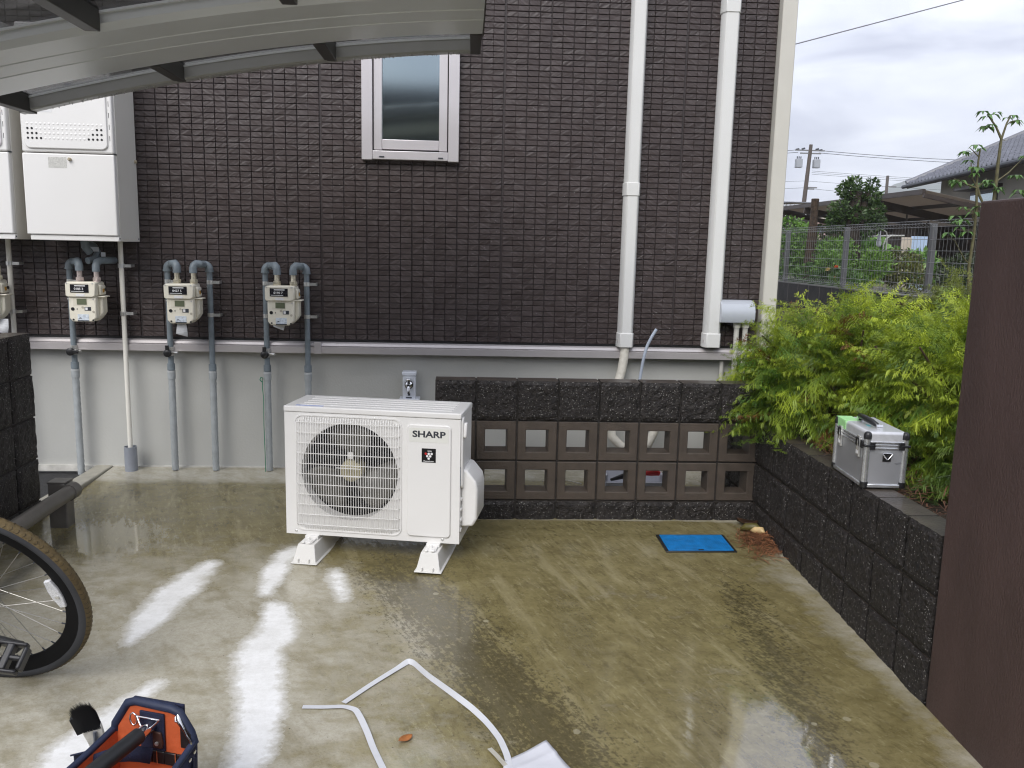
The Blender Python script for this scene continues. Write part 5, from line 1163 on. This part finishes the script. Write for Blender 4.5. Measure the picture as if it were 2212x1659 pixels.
for a, b_ in zip(yb[:-1], yb[1:]):
    pn = MB(); y = b_ + .04
    while y < a - .03:
        yy = y - 12
        pn.tube([(-.034, yy, .09), (-.075, yy, .05), (-.034, yy, .02)], .0019, 4); pn.tube([(-.034, yy, .02), (-.034, yy, .765)], .0019, 4); pn.tube([(-.034, yy, .765), (-.085, yy, .80), (-.034, yy, .835), (-.034, yy, .765)], .0019, 4)
        y += .072
    for z, x in ((.02, -.034), (.05, -.075), (.13, -.037), (.255, -.037), (.38, -.037), (.505, -.037), (.63, -.037), (.765, -.037), (.80, -.086), (.835, -.036)):
        pn.tube([(x, b_ - 12 + .02, z), (x, a - 12 - .02, z)], .0027, 4)
    pn.build('mesh_panel', M_wire, fe, smooth=0)
# =================================================================== SAPLINGS
def palmate(mb_list, p, s, r, n=6):
    V, F, C = mb_list
    for k in range(n):
        a = 6.28 * k / n + r.random() * .6; d = Vector((math.cos(a), math.sin(a), -.15 - .3 * r.random())).normalized(); sd_ = d.cross(Vector((0, 0, 1))).normalized()
        L_ = s * r.uniform(.75, 1.1); w = L_ * .20; m = p + d * L_ * .5 + Vector((0, 0, L_ * .10)); q = p + d * L_ - Vector((0, 0, L_ * .28)); o = len(V)
        V += [tuple(p), tuple(m - sd_ * w), tuple(m + Vector((0, 0, -.006))), tuple(m + sd_ * w), tuple(q)]; F += [(o, o + 1, o + 2, o + 2), (o, o + 2, o + 3, o + 3), (o + 1, o + 4, o + 2, o + 2), (o + 2, o + 4, o + 3, o + 3)]
        c = np.array([.13, .25, .07]) * r.uniform(.7, 1.25); C += [(*c, 1)] * 5
def sapling(label, paths, tips, s, seed):
    r = random.Random(seed); b0 = paths[0][0][0]; root = thing('sapling', label, 'sapling', b0)
    t = MB()
    for pts, r0, r1 in paths:
        n = len(pts); t.tube([tuple(Vector(p) - Vector(b0)) for p in pts], [r0 + (r1 - r0) * i / (n - 1) for i in range(n)], 8)
    t.build('trunk', mat('sapling_bark', (.11, .10, .045), .6, var=.35, vscale=40), root, smooth=60)
    L3 = ([], [], [])
    for p in tips:
        for k in range(2): palmate(L3, Vector(p) - Vector(b0) + Vector((r.uniform(-.025, .025), r.uniform(-.04, .04), r.uniform(-.035, .02))), s * r.uniform(.7, 1.05), r, r.choice((4, 5, 6)))
    V, F, C = L3; tris = []
    for f in F: tris.append(tuple(dict.fromkeys(f)))
    npmesh('crown', V, tris, M_leaf, root, C)
sapling('slender sapling with sparse star-shaped leaf tufts rising before the wire fence',
    [([(3.33, 5.4, .44), (3.316, 5.4, 1.076), (3.297, 5.4, 1.272), (3.306, 5.4, 1.479), (3.304, 5.4, 1.651), (3.289, 5.4, 1.779), (3.282, 5.4, 1.934), (3.286, 5.4, 2.02)], .013, .005),
     ([(3.29, 5.4, 1.772), (3.198, 5.38, 1.797), (3.147, 5.36, 1.809), (3.103, 5.35, 1.821)], .006, .003), ([(3.293, 5.4, 1.779), (3.34, 5.42, 1.807), (3.375, 5.44, 1.835)], .006, .003), ([(3.289, 5.4, 1.779), (3.253, 5.41, 1.845), (3.247, 5.42, 1.933)], .005, .003),
     ([(3.282, 5.4, 1.967), (3.238, 5.4, 2.006), (3.211, 5.4, 2.025)], .004, .002), ([(3.293, 5.4, 1.779), (3.314, 5.4, 1.726), (3.345, 5.4, 1.675)], .009, .008), ([(3.305, 5.4, 1.555), (3.283, 5.4, 1.589), (3.288, 5.4, 1.636), (3.216, 5.4, 1.635)], .005, .003), ([(3.305, 5.4, 1.28), (3.259, 5.4, 1.319), (3.181, 5.4, 1.435), (3.113, 5.4, 1.468)], .004, .002)],
    [(3.286, 5.4, 2.03), (3.205, 5.4, 2.03), (3.09, 5.35, 1.825), (3.15, 5.36, 1.812), (3.38, 5.44, 1.84), (3.34, 5.43, 1.81), (3.247, 5.42, 1.935), (3.21, 5.4, 1.63), (3.20, 5.4, 1.58), (3.30, 5.4, 1.64), (3.11, 5.4, 1.47), (3.22, 5.4, 1.51), (3.28, 5.41, 1.885)], .066, 4)
sapling('taller forked sapling whose two leafy tips stand out against the sky',
    [([(3.70, 5.8, .44), (3.68, 5.8, 1.2), (3.664, 5.8, 1.597), (3.669, 5.8, 1.745), (3.668, 5.8, 1.985), (3.671, 5.8, 2.14), (3.623, 5.8, 2.22), (3.553, 5.8, 2.30)], .019, .005),
     ([(3.672, 5.8, 2.14), (3.697, 5.8, 2.243), (3.718, 5.8, 2.295)], .008, .005), ([(3.708, 5.8, 2.243), (3.781, 5.8, 2.276)], .003, .002), ([(3.677, 5.8, 1.86), (3.748, 5.8, 1.914), (3.848, 5.8, 2.021)], .006, .003), ([(3.672, 5.8, 2.135), (3.70, 5.8, 2.13)], .003, .002)],
    [(3.545, 5.8, 2.315), (3.59, 5.8, 2.30), (3.525, 5.8, 2.25), (3.575, 5.8, 2.22), (3.722, 5.8, 2.31), (3.74, 5.8, 2.28), (3.79, 5.8, 1.93), (3.86, 5.8, 2.03), (3.82, 5.8, 1.80), (3.65, 5.8, 1.80)], .068, 9)
# =================================================================== GARDEN BEYOND THE FENCE
def foliage(name, label, cat, clumps, n, leaf, lo, hi, seed, base_z=.72, trunk=None, group=None, narrow=.35, blooms=None, bark=(.03, .022, .016)):
    """clumps: (x,y,z,rx,ry,rz); many leaf-sized quads spread through the volume of lumpy clumps"""
    r = np.random.default_rng(seed); cx, cy = clumps[0][0], clumps[0][1]; root = thing(name, label, cat, (cx, cy, base_z), group=group)
    V = []; C = []
    for (x, y, z, rx, ry, rz) in clumps:
        m = int(n * rx * rz / sum(c[3] * c[5] for c in clumps)); u = r.normal(size=(m, 3)); u /= np.linalg.norm(u, axis=1)[:, None]
        rr = r.uniform(.35, 1.0, m) ** .5; lump = np.array([1 + .28 * mnoise.noise(Vector((a[0] * 3 + seed, a[1] * 3, a[2] * 3))) for a in u]); p = np.array([x, y, z]) + u * np.array([rx, ry, rz]) * (rr * lump)[:, None]
        d = u + r.normal(0, .7, (m, 3)); d /= np.linalg.norm(d, axis=1)[:, None]; s = np.cross(d, r.normal(size=(m, 3))); s /= np.linalg.norm(s, axis=1)[:, None]
        L_ = (leaf * r.uniform(.6, 1.3, m))[:, None]; s = s * L_ * narrow
        q = np.stack([p, p + d * L_ * .5 - s, p + d * L_, p + d * L_ * .5 + s], 1); V.append(q.reshape(-1, 3))
        t = np.clip(r.uniform(0, 1, m) * .7 + .3 * np.array([mnoise.noise(Vector(a * 3.0)) + .5 for a in p]), 0, 1)[:, None]
        c = np.array(lo) * (1 - t) + np.array(hi) * t; C.append(np.repeat(np.concatenate([c, np.ones((m, 1))], 1), 4, 0))
    V = np.concatenate(V) - np.array([cx, cy, base_z]); F = np.arange(len(V)).reshape(-1, 4); npmesh('crown', V, F, M_leaf, root, np.concatenate(C))
    if trunk:
        for path, r0, r1 in trunk:
            k = len(path); MB().tube([(p[0] - cx, p[1] - cy, p[2] - base_z) for p in path], [r0 + (r1 - r0) * i / (k - 1) for i in range(k)], 14).build('trunk', mat('bark_' + name, bark, .85, var=.5, vscale=14, bump=1, bscale=30), root, smooth=60)
    for (x, y, z, s, col) in (blooms or []):
        b = MB()
        for k in range(22):
            a, e = k * 2.4, random.uniform(-.2, 1.3); d = Vector((math.cos(a) * math.cos(e), math.sin(a) * math.cos(e), math.sin(e))); sd_ = d.cross(Vector((0, 0, 1))).normalized() * s * .4; c_ = Vector((x - cx, y - cy, z - base_z)); b.add([c_, c_ + d * s * .6 - sd_, c_ + d * s, c_ + d * s * .6 + sd_], [(0, 1, 2, 3)])
        b.build('bloom', mat('bloom_%d' % int(col[1] * 100), col, .5, var=.2, vscale=30), root, smooth=0)
    return root
foliage('garden_tree', 'dark evergreen with a thick lopped trunk and tufts of foliage beyond the fence', 'tree',
    [(5.98, 13.05, 2.22, .15, .15, .13), (6.24, 13.0, 2.24, .15, .15, .13), (5.88, 13.0, 2.32, .16, .16, .13), (6.28, 13.05, 2.40, .10, .1, .09), (5.97, 13, 2.42, .10, .1, .10), (5.78, 13.0, 2.02, .15, .15, .13), (6.32, 13, 2.00, .15, .15, .15), (6.40, 13.0, 1.83, .10, .1, .12), (5.78, 13.1, 1.82, .14, .15, .14), (5.70, 13, 1.90, .10, .1, .08), (6.25, 13.1, 1.72, .14, .14, .13), (5.98, 12.85, 1.95, .10, .1, .12)], 4200, .062, (.016, .040, .012), (.11, .19, .05), 31, narrow=.22,
    trunk=[([(6.06, 13, .7), (6.05, 13, 1.4), (6.0, 13, 1.8), (5.99, 13, 2.1), (6.0, 13, 2.3)], .105, .10), ([(6.1, 13, 1.75), (6.16, 13, 2.15), (6.2, 13, 2.3)], .06, .05)])
st = thing('lopped_trunk', 'bare sawn-off tree trunk with flaking bark beyond the fence', 'tree trunk', (5.77, 14, .7))
MB().tube([(.0, 0, 0), (.0, 0, .5), (.015, 0, 1.0), (.015, 0, 1.25), (.018, 0, 1.535)], [.10, .088, .078, .060, .062], 14).build('trunk', mat('flaky_bark', (.050, .032, .020), .85, var=.6, vscale=18, bump=1, bscale=40), st, smooth=50)
MB().lathe([(.0, 1.536), (.058, 1.536), (.058, 1.539), (0, 1.540)], 14, Matrix.Translation((.018, 0, 0))).build('cut_face', mat('sawn_wood', (.20, .13, .08), .8, var=.2, vscale=40), st)
tr_l, tr_h = (.035, .09, .02), (.22, .40, .07)
G = 'garden shrubs beyond the fence'
foliage('garden_shrub', 'light green bushy shrub beside the sawn-off trunk, nearest the house corner', 'shrub', [(5.62, 14.6, 1.68, .30, .25, .28), (5.95, 14.8, 1.62, .26, .2, .26), (5.5, 14.4, 1.3, .3, .3, .3)], 2200, .06, (.035, .09, .02), (.22, .40, .07), 41, group=G)
foliage('garden_shrub', 'dense mid green shrub between the sawn-off trunk and the evergreen', 'shrub', [(5.75, 12.9, 1.38, .34, .25, .22), (5.55, 12.6, 1.15, .3, .25, .26), (5.95, 13.4, 1.25, .25, .2, .3)], 2600, .05, tr_l, tr_h, 42, group=G)
foliage('garden_shrub', 'feathery bright green shrub just before the evergreen trunk', 'shrub', [(6.36, 12.9, 1.20, .26, .25, .22), (6.2, 12.8, 1.05, .25, .2, .2)], 2200, .075, (.05, .12, .02), (.24, .42, .08), 43, group=G, narrow=.14)
foliage('garden_shrub', 'rounded brownish green shrub in the middle of the fence', 'shrub', [(6.80, 13.0, 1.18, .33, .3, .27), (6.85, 12.8, 1.0, .34, .3, .25)], 2600, .045, (.035, .05, .014), (.19, .20, .06), 44, group=G)
foliage('garden_shrub', 'broad-leaved pale green plant rising behind the rounded shrub', 'shrub', [(6.50, 13.9, 1.45, .25, .2, .16), (6.8, 14.0, 1.38, .3, .25, .2), (7.45, 13.6, 1.15, .25, .2, .25)], 700, .13, (.06, .15, .03), (.26, .46, .11), 45, group=G, narrow=.4)
foliage('garden_shrub', 'dark clipped shrub by the brown hut wall', 'shrub', [(6.45, 10.6, 1.14, .40, .35, .26), (6.75, 10.8, 1.05, .35, .3, .3), (6.2, 10.3, 1.0, .3, .3, .22)], 3200, .04, (.016, .032, .012), (.06, .085, .03), 46, group=G)
foliage('rose_bush', 'rose bush with orange blooms behind the fence wires', 'rose bush', [(5.50, 12.5, 1.08, .22, .2, .16), (5.35, 12.4, .95, .2, .2, .15), (5.70, 12.5, .95, .2, .2, .15)], 1500, .05, (.03, .08, .02), (.11, .20, .06), 47, blooms=[(5.46, 12.25, 1.137, .045, (.75, .16, .04)), (5.42, 12.22, .975, .05, (.70, .10, .07)), (5.36, 12.3, 1.10, .05, (.62, .50, .22))])
foliage('garden_shrub', 'yellowish low hedge glimpsed far under the carport roof', 'shrub', [(12.6, 30, 2.05, .9, .8, .3), (13.8, 30, 2.05, .9, .8, .32), (11.6, 30, 1.7, .8, .8, .4)], 3000, .12, (.05, .09, .02), (.22, .27, .06), 48, group=G)
foliage('garden_shrub', 'loose leafy plant filling the gap under the evergreen beside the white cloth', 'shrub', [(6.05, 14.3, 1.15, .4, .3, .35), (6.5, 14.6, 1.1, .4, .3, .3)], 1800, .09, (.045, .10, .02), (.20, .34, .08), 49, group=G)
foliage('garden_shrub', 'low leafy plants along the fence foot below the sawn-off trunk', 'shrub', [(5.5, 13.3, .95, .25, .4, .22), (5.75, 14.4, 1.0, .35, .4, .28), (5.45, 11.8, .92, .2, .4, .2)], 2200, .075, (.03, .08, .018), (.14, .26, .06), 50, group=G)
# washing hoop, cloth and sheets
hp_ = MB(); hp_.tube([(6.72, 13.3, .7), (6.72, 13.3, 1.62), (6.70, 13.3, 1.70), (6.64, 13.3, 1.74), (6.2, 13.3, 1.745)], .010, 8); hp_.tube([(6.1, 13.4, 1.60), (6.95, 13.6, 1.66), (7.2, 13.7, 1.66)], .012, 8); hp_.tube([(6.77, 13.5, .7), (6.77, 13.5, 1.5), (6.80, 13.5, 1.60), (6.88, 13.5, 1.65), (7.1, 13.5, 1.66)], .012, 8)
tag(hp_.build('hoop_frame', mat('pale_pipe', (.42, .42, .40), .5)), 'pale bent pipe frame in the garden, with a cloth hung from it', 'pipe frame')
cv = []; cf = []
for k in range(9):
    t = k / 8; w_ = .012 + .036 * t ** .8 if t < .75 else .045 - .02 * (t - .75); z = 1.735 - .27 * t
    for j in range(5): cv.append((6.58 + (j / 4 - .5) * 2 * w_, 13.28 + .02 * math.sin(j * 2.2), z + .02 * abs(j / 4 - .5)))
for k in range(8):
    for j in range(4): a = k * 5 + j; cf.append((a, a + 1, a + 6, a + 5))
clo = MB().add(cv, cf).build('hung_cloth', mat('white_cloth', (.66, .66, .72), .8, var=.08, vscale=30), smooth=80); md = clo.modifiers.new('s', 'SOLIDIFY'); md.thickness = .004
tag(clo, 'narrow white cloth pegged up in the garden beyond the fence', 'cloth')
tag(MB().bx(8.03, 8.32, 14.98, 15.02, .72, 1.69).build('leaning_sheet', mat('pale_blue_sheet', (.42, .54, .72), .4, var=.06), bev=.004), 'pale blue sheet leaning by the brown hut', 'sheet')
tag(MB().bx(7.84, 8.02, 14.96, 15.0, .72, 1.665).build('leaning_board', mat('cream_board', (.52, .46, .38), .6, var=.12, vscale=6), bev=.004), 'cream board standing beside the pale blue sheet', 'board')
# =================================================================== CARPORT AND HUT
M_br = mat('bronze_steel', (.052, .040, .034), .45, .2, var=.15); M_sheet = mat('corrugated_smoke', (.20, .185, .165), .4, var=.1, vscale=1.5)
_nt = M_sheet.node_tree; _tr = N(_nt, 'ShaderNodeBsdfTranslucent'); _tr.inputs['Color'].default_value = (.50, .44, .38, 1); _mx = N(_nt, 'ShaderNodeMixShader'); _mx.inputs[0].default_value = .55
_nt.links.new(_nt.nodes['Principled BSDF'].outputs[0], _mx.inputs[1]); _nt.links.new(_tr.outputs[0], _mx.inputs[2]); _nt.links.new(_mx.outputs[0], _nt.nodes['Material Output'].inputs['Surface'])
cp = thing('carport', 'brown steel carport with corrugated roof in the neighbouring garden', 'carport', (8.75, 16.0, .72), rz=0)
sl = -.185; LW, LD = 3.6, 7.3
def cpz(x): return 1.85 + sl * x
vs = []; fs = []; n = 110
for i in range(n + 1):
    y = LD * i / n; wv = .018 * math.cos(i * math.pi)
    for x in (0, LW): vs.append((x, y, cpz(x) + wv))
for i in range(n): fs.append((2 * i, 2 * i + 1, 2 * i + 3, 2 * i + 2))
o = MB().add(vs, fs).build('roof_sheet', M_sheet, cp, smooth=0); md = o.modifiers.new('s', 'SOLIDIFY'); md.thickness = .006
SL = Matrix.Rotation(math.atan(-sl), 4, 'Y')
for y, bh in ((-.03, .08), (LD * .27, .16), (LD * .52, .16), (LD * .78, .16), (LD + .03, .12)): MB().box((LW / 2, 0, -.05 - bh / 2), (LW / math.cos(math.atan(sl)), .06, bh), Matrix.Translation((0, y, cpz(0))) @ SL).build('beam', M_br, cp)
for x in (-.03, .85, 1.75, 2.65, LW + .03): MB().bx(x - .03, x + .03, 0, LD, cpz(x) - .10 if 0 < x < LW else cpz(x) - .07, cpz(x) - .025 if 0 < x < LW else cpz(x) + .03).build('purlin', M_br, cp)
for x in (2.5,):
    for y in (1.2, LD - .8):
        MB().bx(x - .06, x + .06, y - .06, y + .06, 0, cpz(x) - .10).build('post', M_br, cp)
        for s in (-1, 1): MB().tube([(x, y, cpz(x) - .8), (x + s * .9, y, cpz(x + s * .9) - .20)], .04, 6).build('brace', M_br, cp)
for k in range(3): MB().tube([(.6 + k * .5, 2.7, cpz(1) - .08), (.62 + k * .5, 2.7, cpz(1) - .6)], .02, 6).build('hanger', M_br, cp)
hu = thing('hut', 'brown ribbed wall of a hut under the carport', 'hut', (11.15, 20.6, .72), rz=rad(4.2))
hm = MB()
hm.bx(.0, 4, .035, 2.5, 0, 1.75); hm.build('wall', mat('hut_brown', (.085, .062, .052), .6, var=.15, vscale=5), hu)
for k in range(17): MB().bx(k * .24, k * .24 + .035, .0, .034, 0, 1.75).build('wall_rib', mat('hut_rib', (.05, .036, .03), .6), hu)
MB().bx(-.02, 4.02, -.01, .02, .62, .70).build('wall_rail', M_br, hu)
sh = thing('shed', 'dark shed with a pale scalloped roof edge close to the house corner', 'shed', (10.25, 27.9, .72))
MB().bx(0, 1.15, 0, 3, 0, 2.05).build('wall', mat('shed_dark', (.030, .026, .025), .7, var=.2), sh)
vs = []; fs = []
for i in range(61):
    x = -.2 + 4.2 * i / 60
    for y, dz in ((-.25, 0), (3.2, .1)): vs.append((x, y, 2.14 + .045 * x + dz + .02 * math.cos(i * math.pi)))
for i in range(60): fs.append((2 * i, 2 * i + 1, 2 * i + 3, 2 * i + 2))
o = MB().add(vs, fs).build('roof_sheet', mat('pale_corrugated', (.42, .43, .45), .4, var=.1), sh, smooth=0); md = o.modifiers.new('s', 'SOLIDIFY'); md.thickness = .03
MB().bx(-.1, 1.2, -.12, -.02, 2.02, 2.10).build('eave_beam', M_br, sh)
for k in range(6): MB().lathe([(.022, 0), (.022, .01)], 10, Matrix.Translation((.15 + k * .17, -.0, 1.86 + k * .006)) @ RX).build('pale_disc', mat('disc_white', (.7, .72, .75), .5), sh)  # row of pale discs on the dark wall
MB().tube([(1.6, .1, .6), (2.6, .1, 2.0)], .05, 6).build('brace', M_br, sh); MB().bx(1.0, 4.0, -.1, .05, 1.96, 2.06).build('eave_beam', M_br, sh)
ph = thing('pink_house', 'pale pink and beige house glimpsed between the trees beyond the shed', 'house', (15.6, 40, .0))
MB().bx(0, 4.2, 0, 6, .6, 3.0).build('wall', mat('pink_wall', (.52, .38, .34), .8, var=.05), ph); MB().bx(-.1, 4.3, -.05, 6, 3.001, 3.72).build('upper_wall', mat('beige_wall', (.46, .42, .36), .8, var=.05), ph)
MB().bx(1.2, 4.4, -.35, -.051, 2.82, 2.92).build('awning', M_br, ph)
wd = MB().bx(.95, 1.5, -.09, -.051, 3.15, 3.52).build('window', M_ink, ph); MB().bx(.98, 1.22, -.105, -.0905, 3.18, 3.49).build('pane', mat('sky_pane', (.30, .40, .52), .1), wd)
wd = MB().bx(1.05, 1.5, -.04, -.001, 2.35, 2.70).build('window', M_ink, ph); MB().bx(1.08, 1.30, -.055, -.0405, 2.38, 2.67).build('pane', mat('sky_pane', (.30, .40, .52), .1), wd)
rf_ = MB(); rf_.prism([(-.3, 3.721), (6.3, 3.721), (2.9, 3.95)], 0, -.4, 4.6); rf_.build('roof', mat('slate_far', (.10, .105, .115), .5, var=.1), ph)
fr = thing('dark_roof_house', 'far low house showing only a black roof line behind the shed', 'house', (17.4, 52, 0))
MB().bx(-.0, 6, 0, 6, 0, 4.15).build('wall', mat('far_wall', (.22, .21, .20), .8), fr); MB().prism([(-.6, 4.15), (6.6, 4.15), (3, 4.62)], 0, -.5, 6.5).build('roof', mat('far_black_roof', (.025, .027, .032), .4, var=.1), fr)
# =================================================================== TILED HOUSE
th = thing('tiled_house', 'neighbouring house with a grey wavy tile roof and beige wall', 'house', (13, 24.9, .0), rz=math.atan2(-.983, -.185))
# local +x runs along the eave towards the camera; local +y points up the slope (to the right)
SLP, NR, NC = .47, 22, 62
V = []; F = []
for rr in range(NR):
    for c in range(NC * 6):
        x0, x1 = c * .27 / 6, (c + 1) * .27 / 6
        def hgt(x): return .034 * math.cos(x / .27 * 2 * math.pi) + .012 * math.cos(x / .27 * 4 * math.pi)
        y0, y1 = rr * .235, (rr + 1) * .235 + .03; o = len(V)
        for x, y, lift in ((x0, y0, .045), (x1, y0, .045), (x1, y1, .0), (x0, y1, .0)): V.append((x, y, 3.42 + SLP * y + hgt(x) + lift))
        V += [(x0, y0, 3.42 + SLP * y0 + hgt(x0) - .005), (x1, y0, 3.42 + SLP * y0 + hgt(x1) - .005)]
        F += [(o, o + 1, o + 2, o + 3), (o + 4, o + 5, o + 1, o)]
tl = npmesh('roof_tiles', V, F, mat('kawara_grey', (.125, .13, .155), .32, var=.22, vscale=5), th); tl['kind'] = 'stuff'
rt_ = MB(); Lx = NC * .27; rt_.prism([(.02, 3.40), (.02, 3.30), (5.2, 3.30 + SLP * 5.2), (5.2, 3.40 + SLP * 5.2)], 0, .05, Lx - .05); rt_.build('roof', mat('roof_underside', (.055, .045, .04), .7), th)
MB().tube([(-.05, -.06, 3.36), (Lx, -.06, 3.36)], .055, 10).build('gutter', M_ink, th)
MB().tube([(0.02, .0, 3.47), (0.02, 5.2, 3.47 + SLP * 5.2)], .075, 8).build('verge_tiles', mat('kawara_grey', (.1, .1, .1)), th)
MB().bx(.7, Lx - .7, .75, 9, .6, 3.62).build('wall', mat('house_beige', (.33, .31, .265), .85, var=.08, vscale=2, bump=.2), th)
for x in (3.0, 7.2):
    wd = MB().bx(x, x + 1.6, .70, .7495, 1.8, 3.0).build('window', M_ink, th); MB().bx(x + .08, x + 1.52, .685, .699, 1.88, 2.92).build('pane', gm, wd)
    MB().bx(x - .2, x + 1.8, .35, .749, 3.05, 3.12).build('window_hood', M_br, th)
# =================================================================== POLES, WIRES
pl_ = thing('utility_pole', 'tall brown utility pole with two transformers on the skyline', 'utility pole', (23.75, 60, 0))
M_pole = mat('pole_brown', (.085, .066, .052), .8, var=.2, vscale=3)
MB().tube([(0, 0, 0), (.25, 0, 5.06), (.435, 0, 8.95)], [.17, .155, .12], 12).build('pole', M_pole, pl_, smooth=60)
for z, x0, x1 in ((8.55, -.85, 1.25), (8.35, -.5, 1.0), (6.0, .2, .9), (5.9, .2, .7)): MB().bx(x0 + .2, x1 + .2, -.05, .05, z - .04, z + .04).build('crossarm', mat('arm_grey', (.17, .17, .17), .5), pl_)
for x in (-.35, .92):
    MB().bx(x - .22, x + .22, -.2, .2, 7.35, 7.95).build('transformer', mat('transformer_grey', (.34, .36, .39), .5, var=.05), pl_, bev=.04)
    for k in range(3): MB().tube([(x - .13 + k * .13, 0, 7.95), (x - .13 + k * .13, 0, 8.12)], .04, 6).build('bushing', M_ink, pl_)
for x, z in ((-.62, 8.58), (-.2, 8.63), (.8, 8.62), (1.05, 8.56)): MB().tube([(x, 0, z), (x + .22, 0, z + .06)], .06, 8).build('insulator', M_ink, pl_)
p2 = thing('utility_pole', 'small distant utility pole above the carport roof', 'utility pole', (44.95, 90, 0)); MB().tube([(0, 0, 0), (-.05, 0, 9.8)], [.2, .15], 10).build('pole', M_pole, p2, smooth=60); MB().bx(-.2, 1.0, -.05, .05, 8.6, 8.7).build('crossarm', M_pole, p2)
p3_ = thing('utility_pole', 'thin far pole with a crossbar low behind the shed', 'utility pole', (26.2, 75, 0)); MB().tube([(0, 0, 0), (0, 0, 6.9)], [.13, .10], 8).build('pole', M_pole, p3_); MB().bx(-.6, .55, -.04, .04, 6.62, 6.70).build('crossarm', M_pole, p3_)
WL = ['highest thin power line running from the pole top over the tiled roof', 'thin power line just under the highest one, also running towards the tiled roof', 'upper thin power line running from the pole top behind the brown house', 'lower thin power line running from the pole top behind the brown house',
      'topmost of three parallel power lines below the transformers', 'middle one of three parallel power lines below the transformers', 'lowest of three parallel power lines below the transformers', 'lone power line just under the three parallel ones',
      'power line running behind the brown house at the middle of the pole', 'lowest power line running from the pole behind the brown house', 'lowest power line running from the pole towards the evergreen tree']
def wire(a, b_, sag, r=.019, n=14):
    pts = [(a[0] + (b_[0] - a[0]) * k / n, a[1] + (b_[1] - a[1]) * k / n, a[2] + (b_[2] - a[2]) * k / n - sag * 4 * (k / n) * (1 - k / n)) for k in range(n + 1)]
    o = MB().tube(pts, r, 5).build('power_line', mat('wire_dark', (.05, .062, .068), .6), smooth=60)
    return tag(o, WL.pop(0), 'power line', 'power lines from the pole with transformers')
wire((25.0, 60, 8.55), (66, 66, 10.6), .9); wire((24.8, 60, 8.4), (66, 64, 9.4), .7)
wire((23.1, 60, 8.55), (4, 52, 7.6), .5); wire((23.3, 60, 8.4), (4, 50, 7.1), .4)
for k in range(3): wire((24.4, 60, 7.15 - k * .11), (66, 72, 8.0 - k * .18), .35, .011)
wire((24.0, 60, 6.45), (66, 74, 7.2), .3, .01); wire((24.0, 60, 6.45), (4, 52, 5.9), .3, .01); wire((24.0, 60, 5.98), (4, 54, 5.3), .3, .012); wire((24.1, 60, 5.95), (62, 72, 5.8), .35, .012)
cb = MB().tube([(1.9, 9.0, 3.05), (3.384, 9.0, 3.471), (5.117, 9.0, 3.967), (5.9, 9, 4.2)], .0055, 6).build('overhead_cable', mat('cable_grey', (.22, .22, .25), .5)); tag(cb, 'single grey cable slanting up across the open sky from behind the house corner', 'cable')
# =================================================================== HAZE
hz = MB().bx(-1150, 1150, -1150, 1150, -2.4, 135).build('haze', bpy.data.materials.new('haze_air'), smooth=0); hz['kind'] = 'stuff'
hm_ = hz.data.materials[0]; hm_.use_nodes = True; nt = hm_.node_tree; nt.nodes.clear(); ho_ = N(nt, 'ShaderNodeOutputMaterial'); pv = N(nt, 'ShaderNodeVolumePrincipled')
pv.inputs['Color'].default_value = (.93, .95, 1, 1); pv.inputs['Density'].default_value = .0009; pv.inputs['Anisotropy'].default_value = 0.2; nt.links.new(pv.outputs[0], ho_.inputs['Volume'])
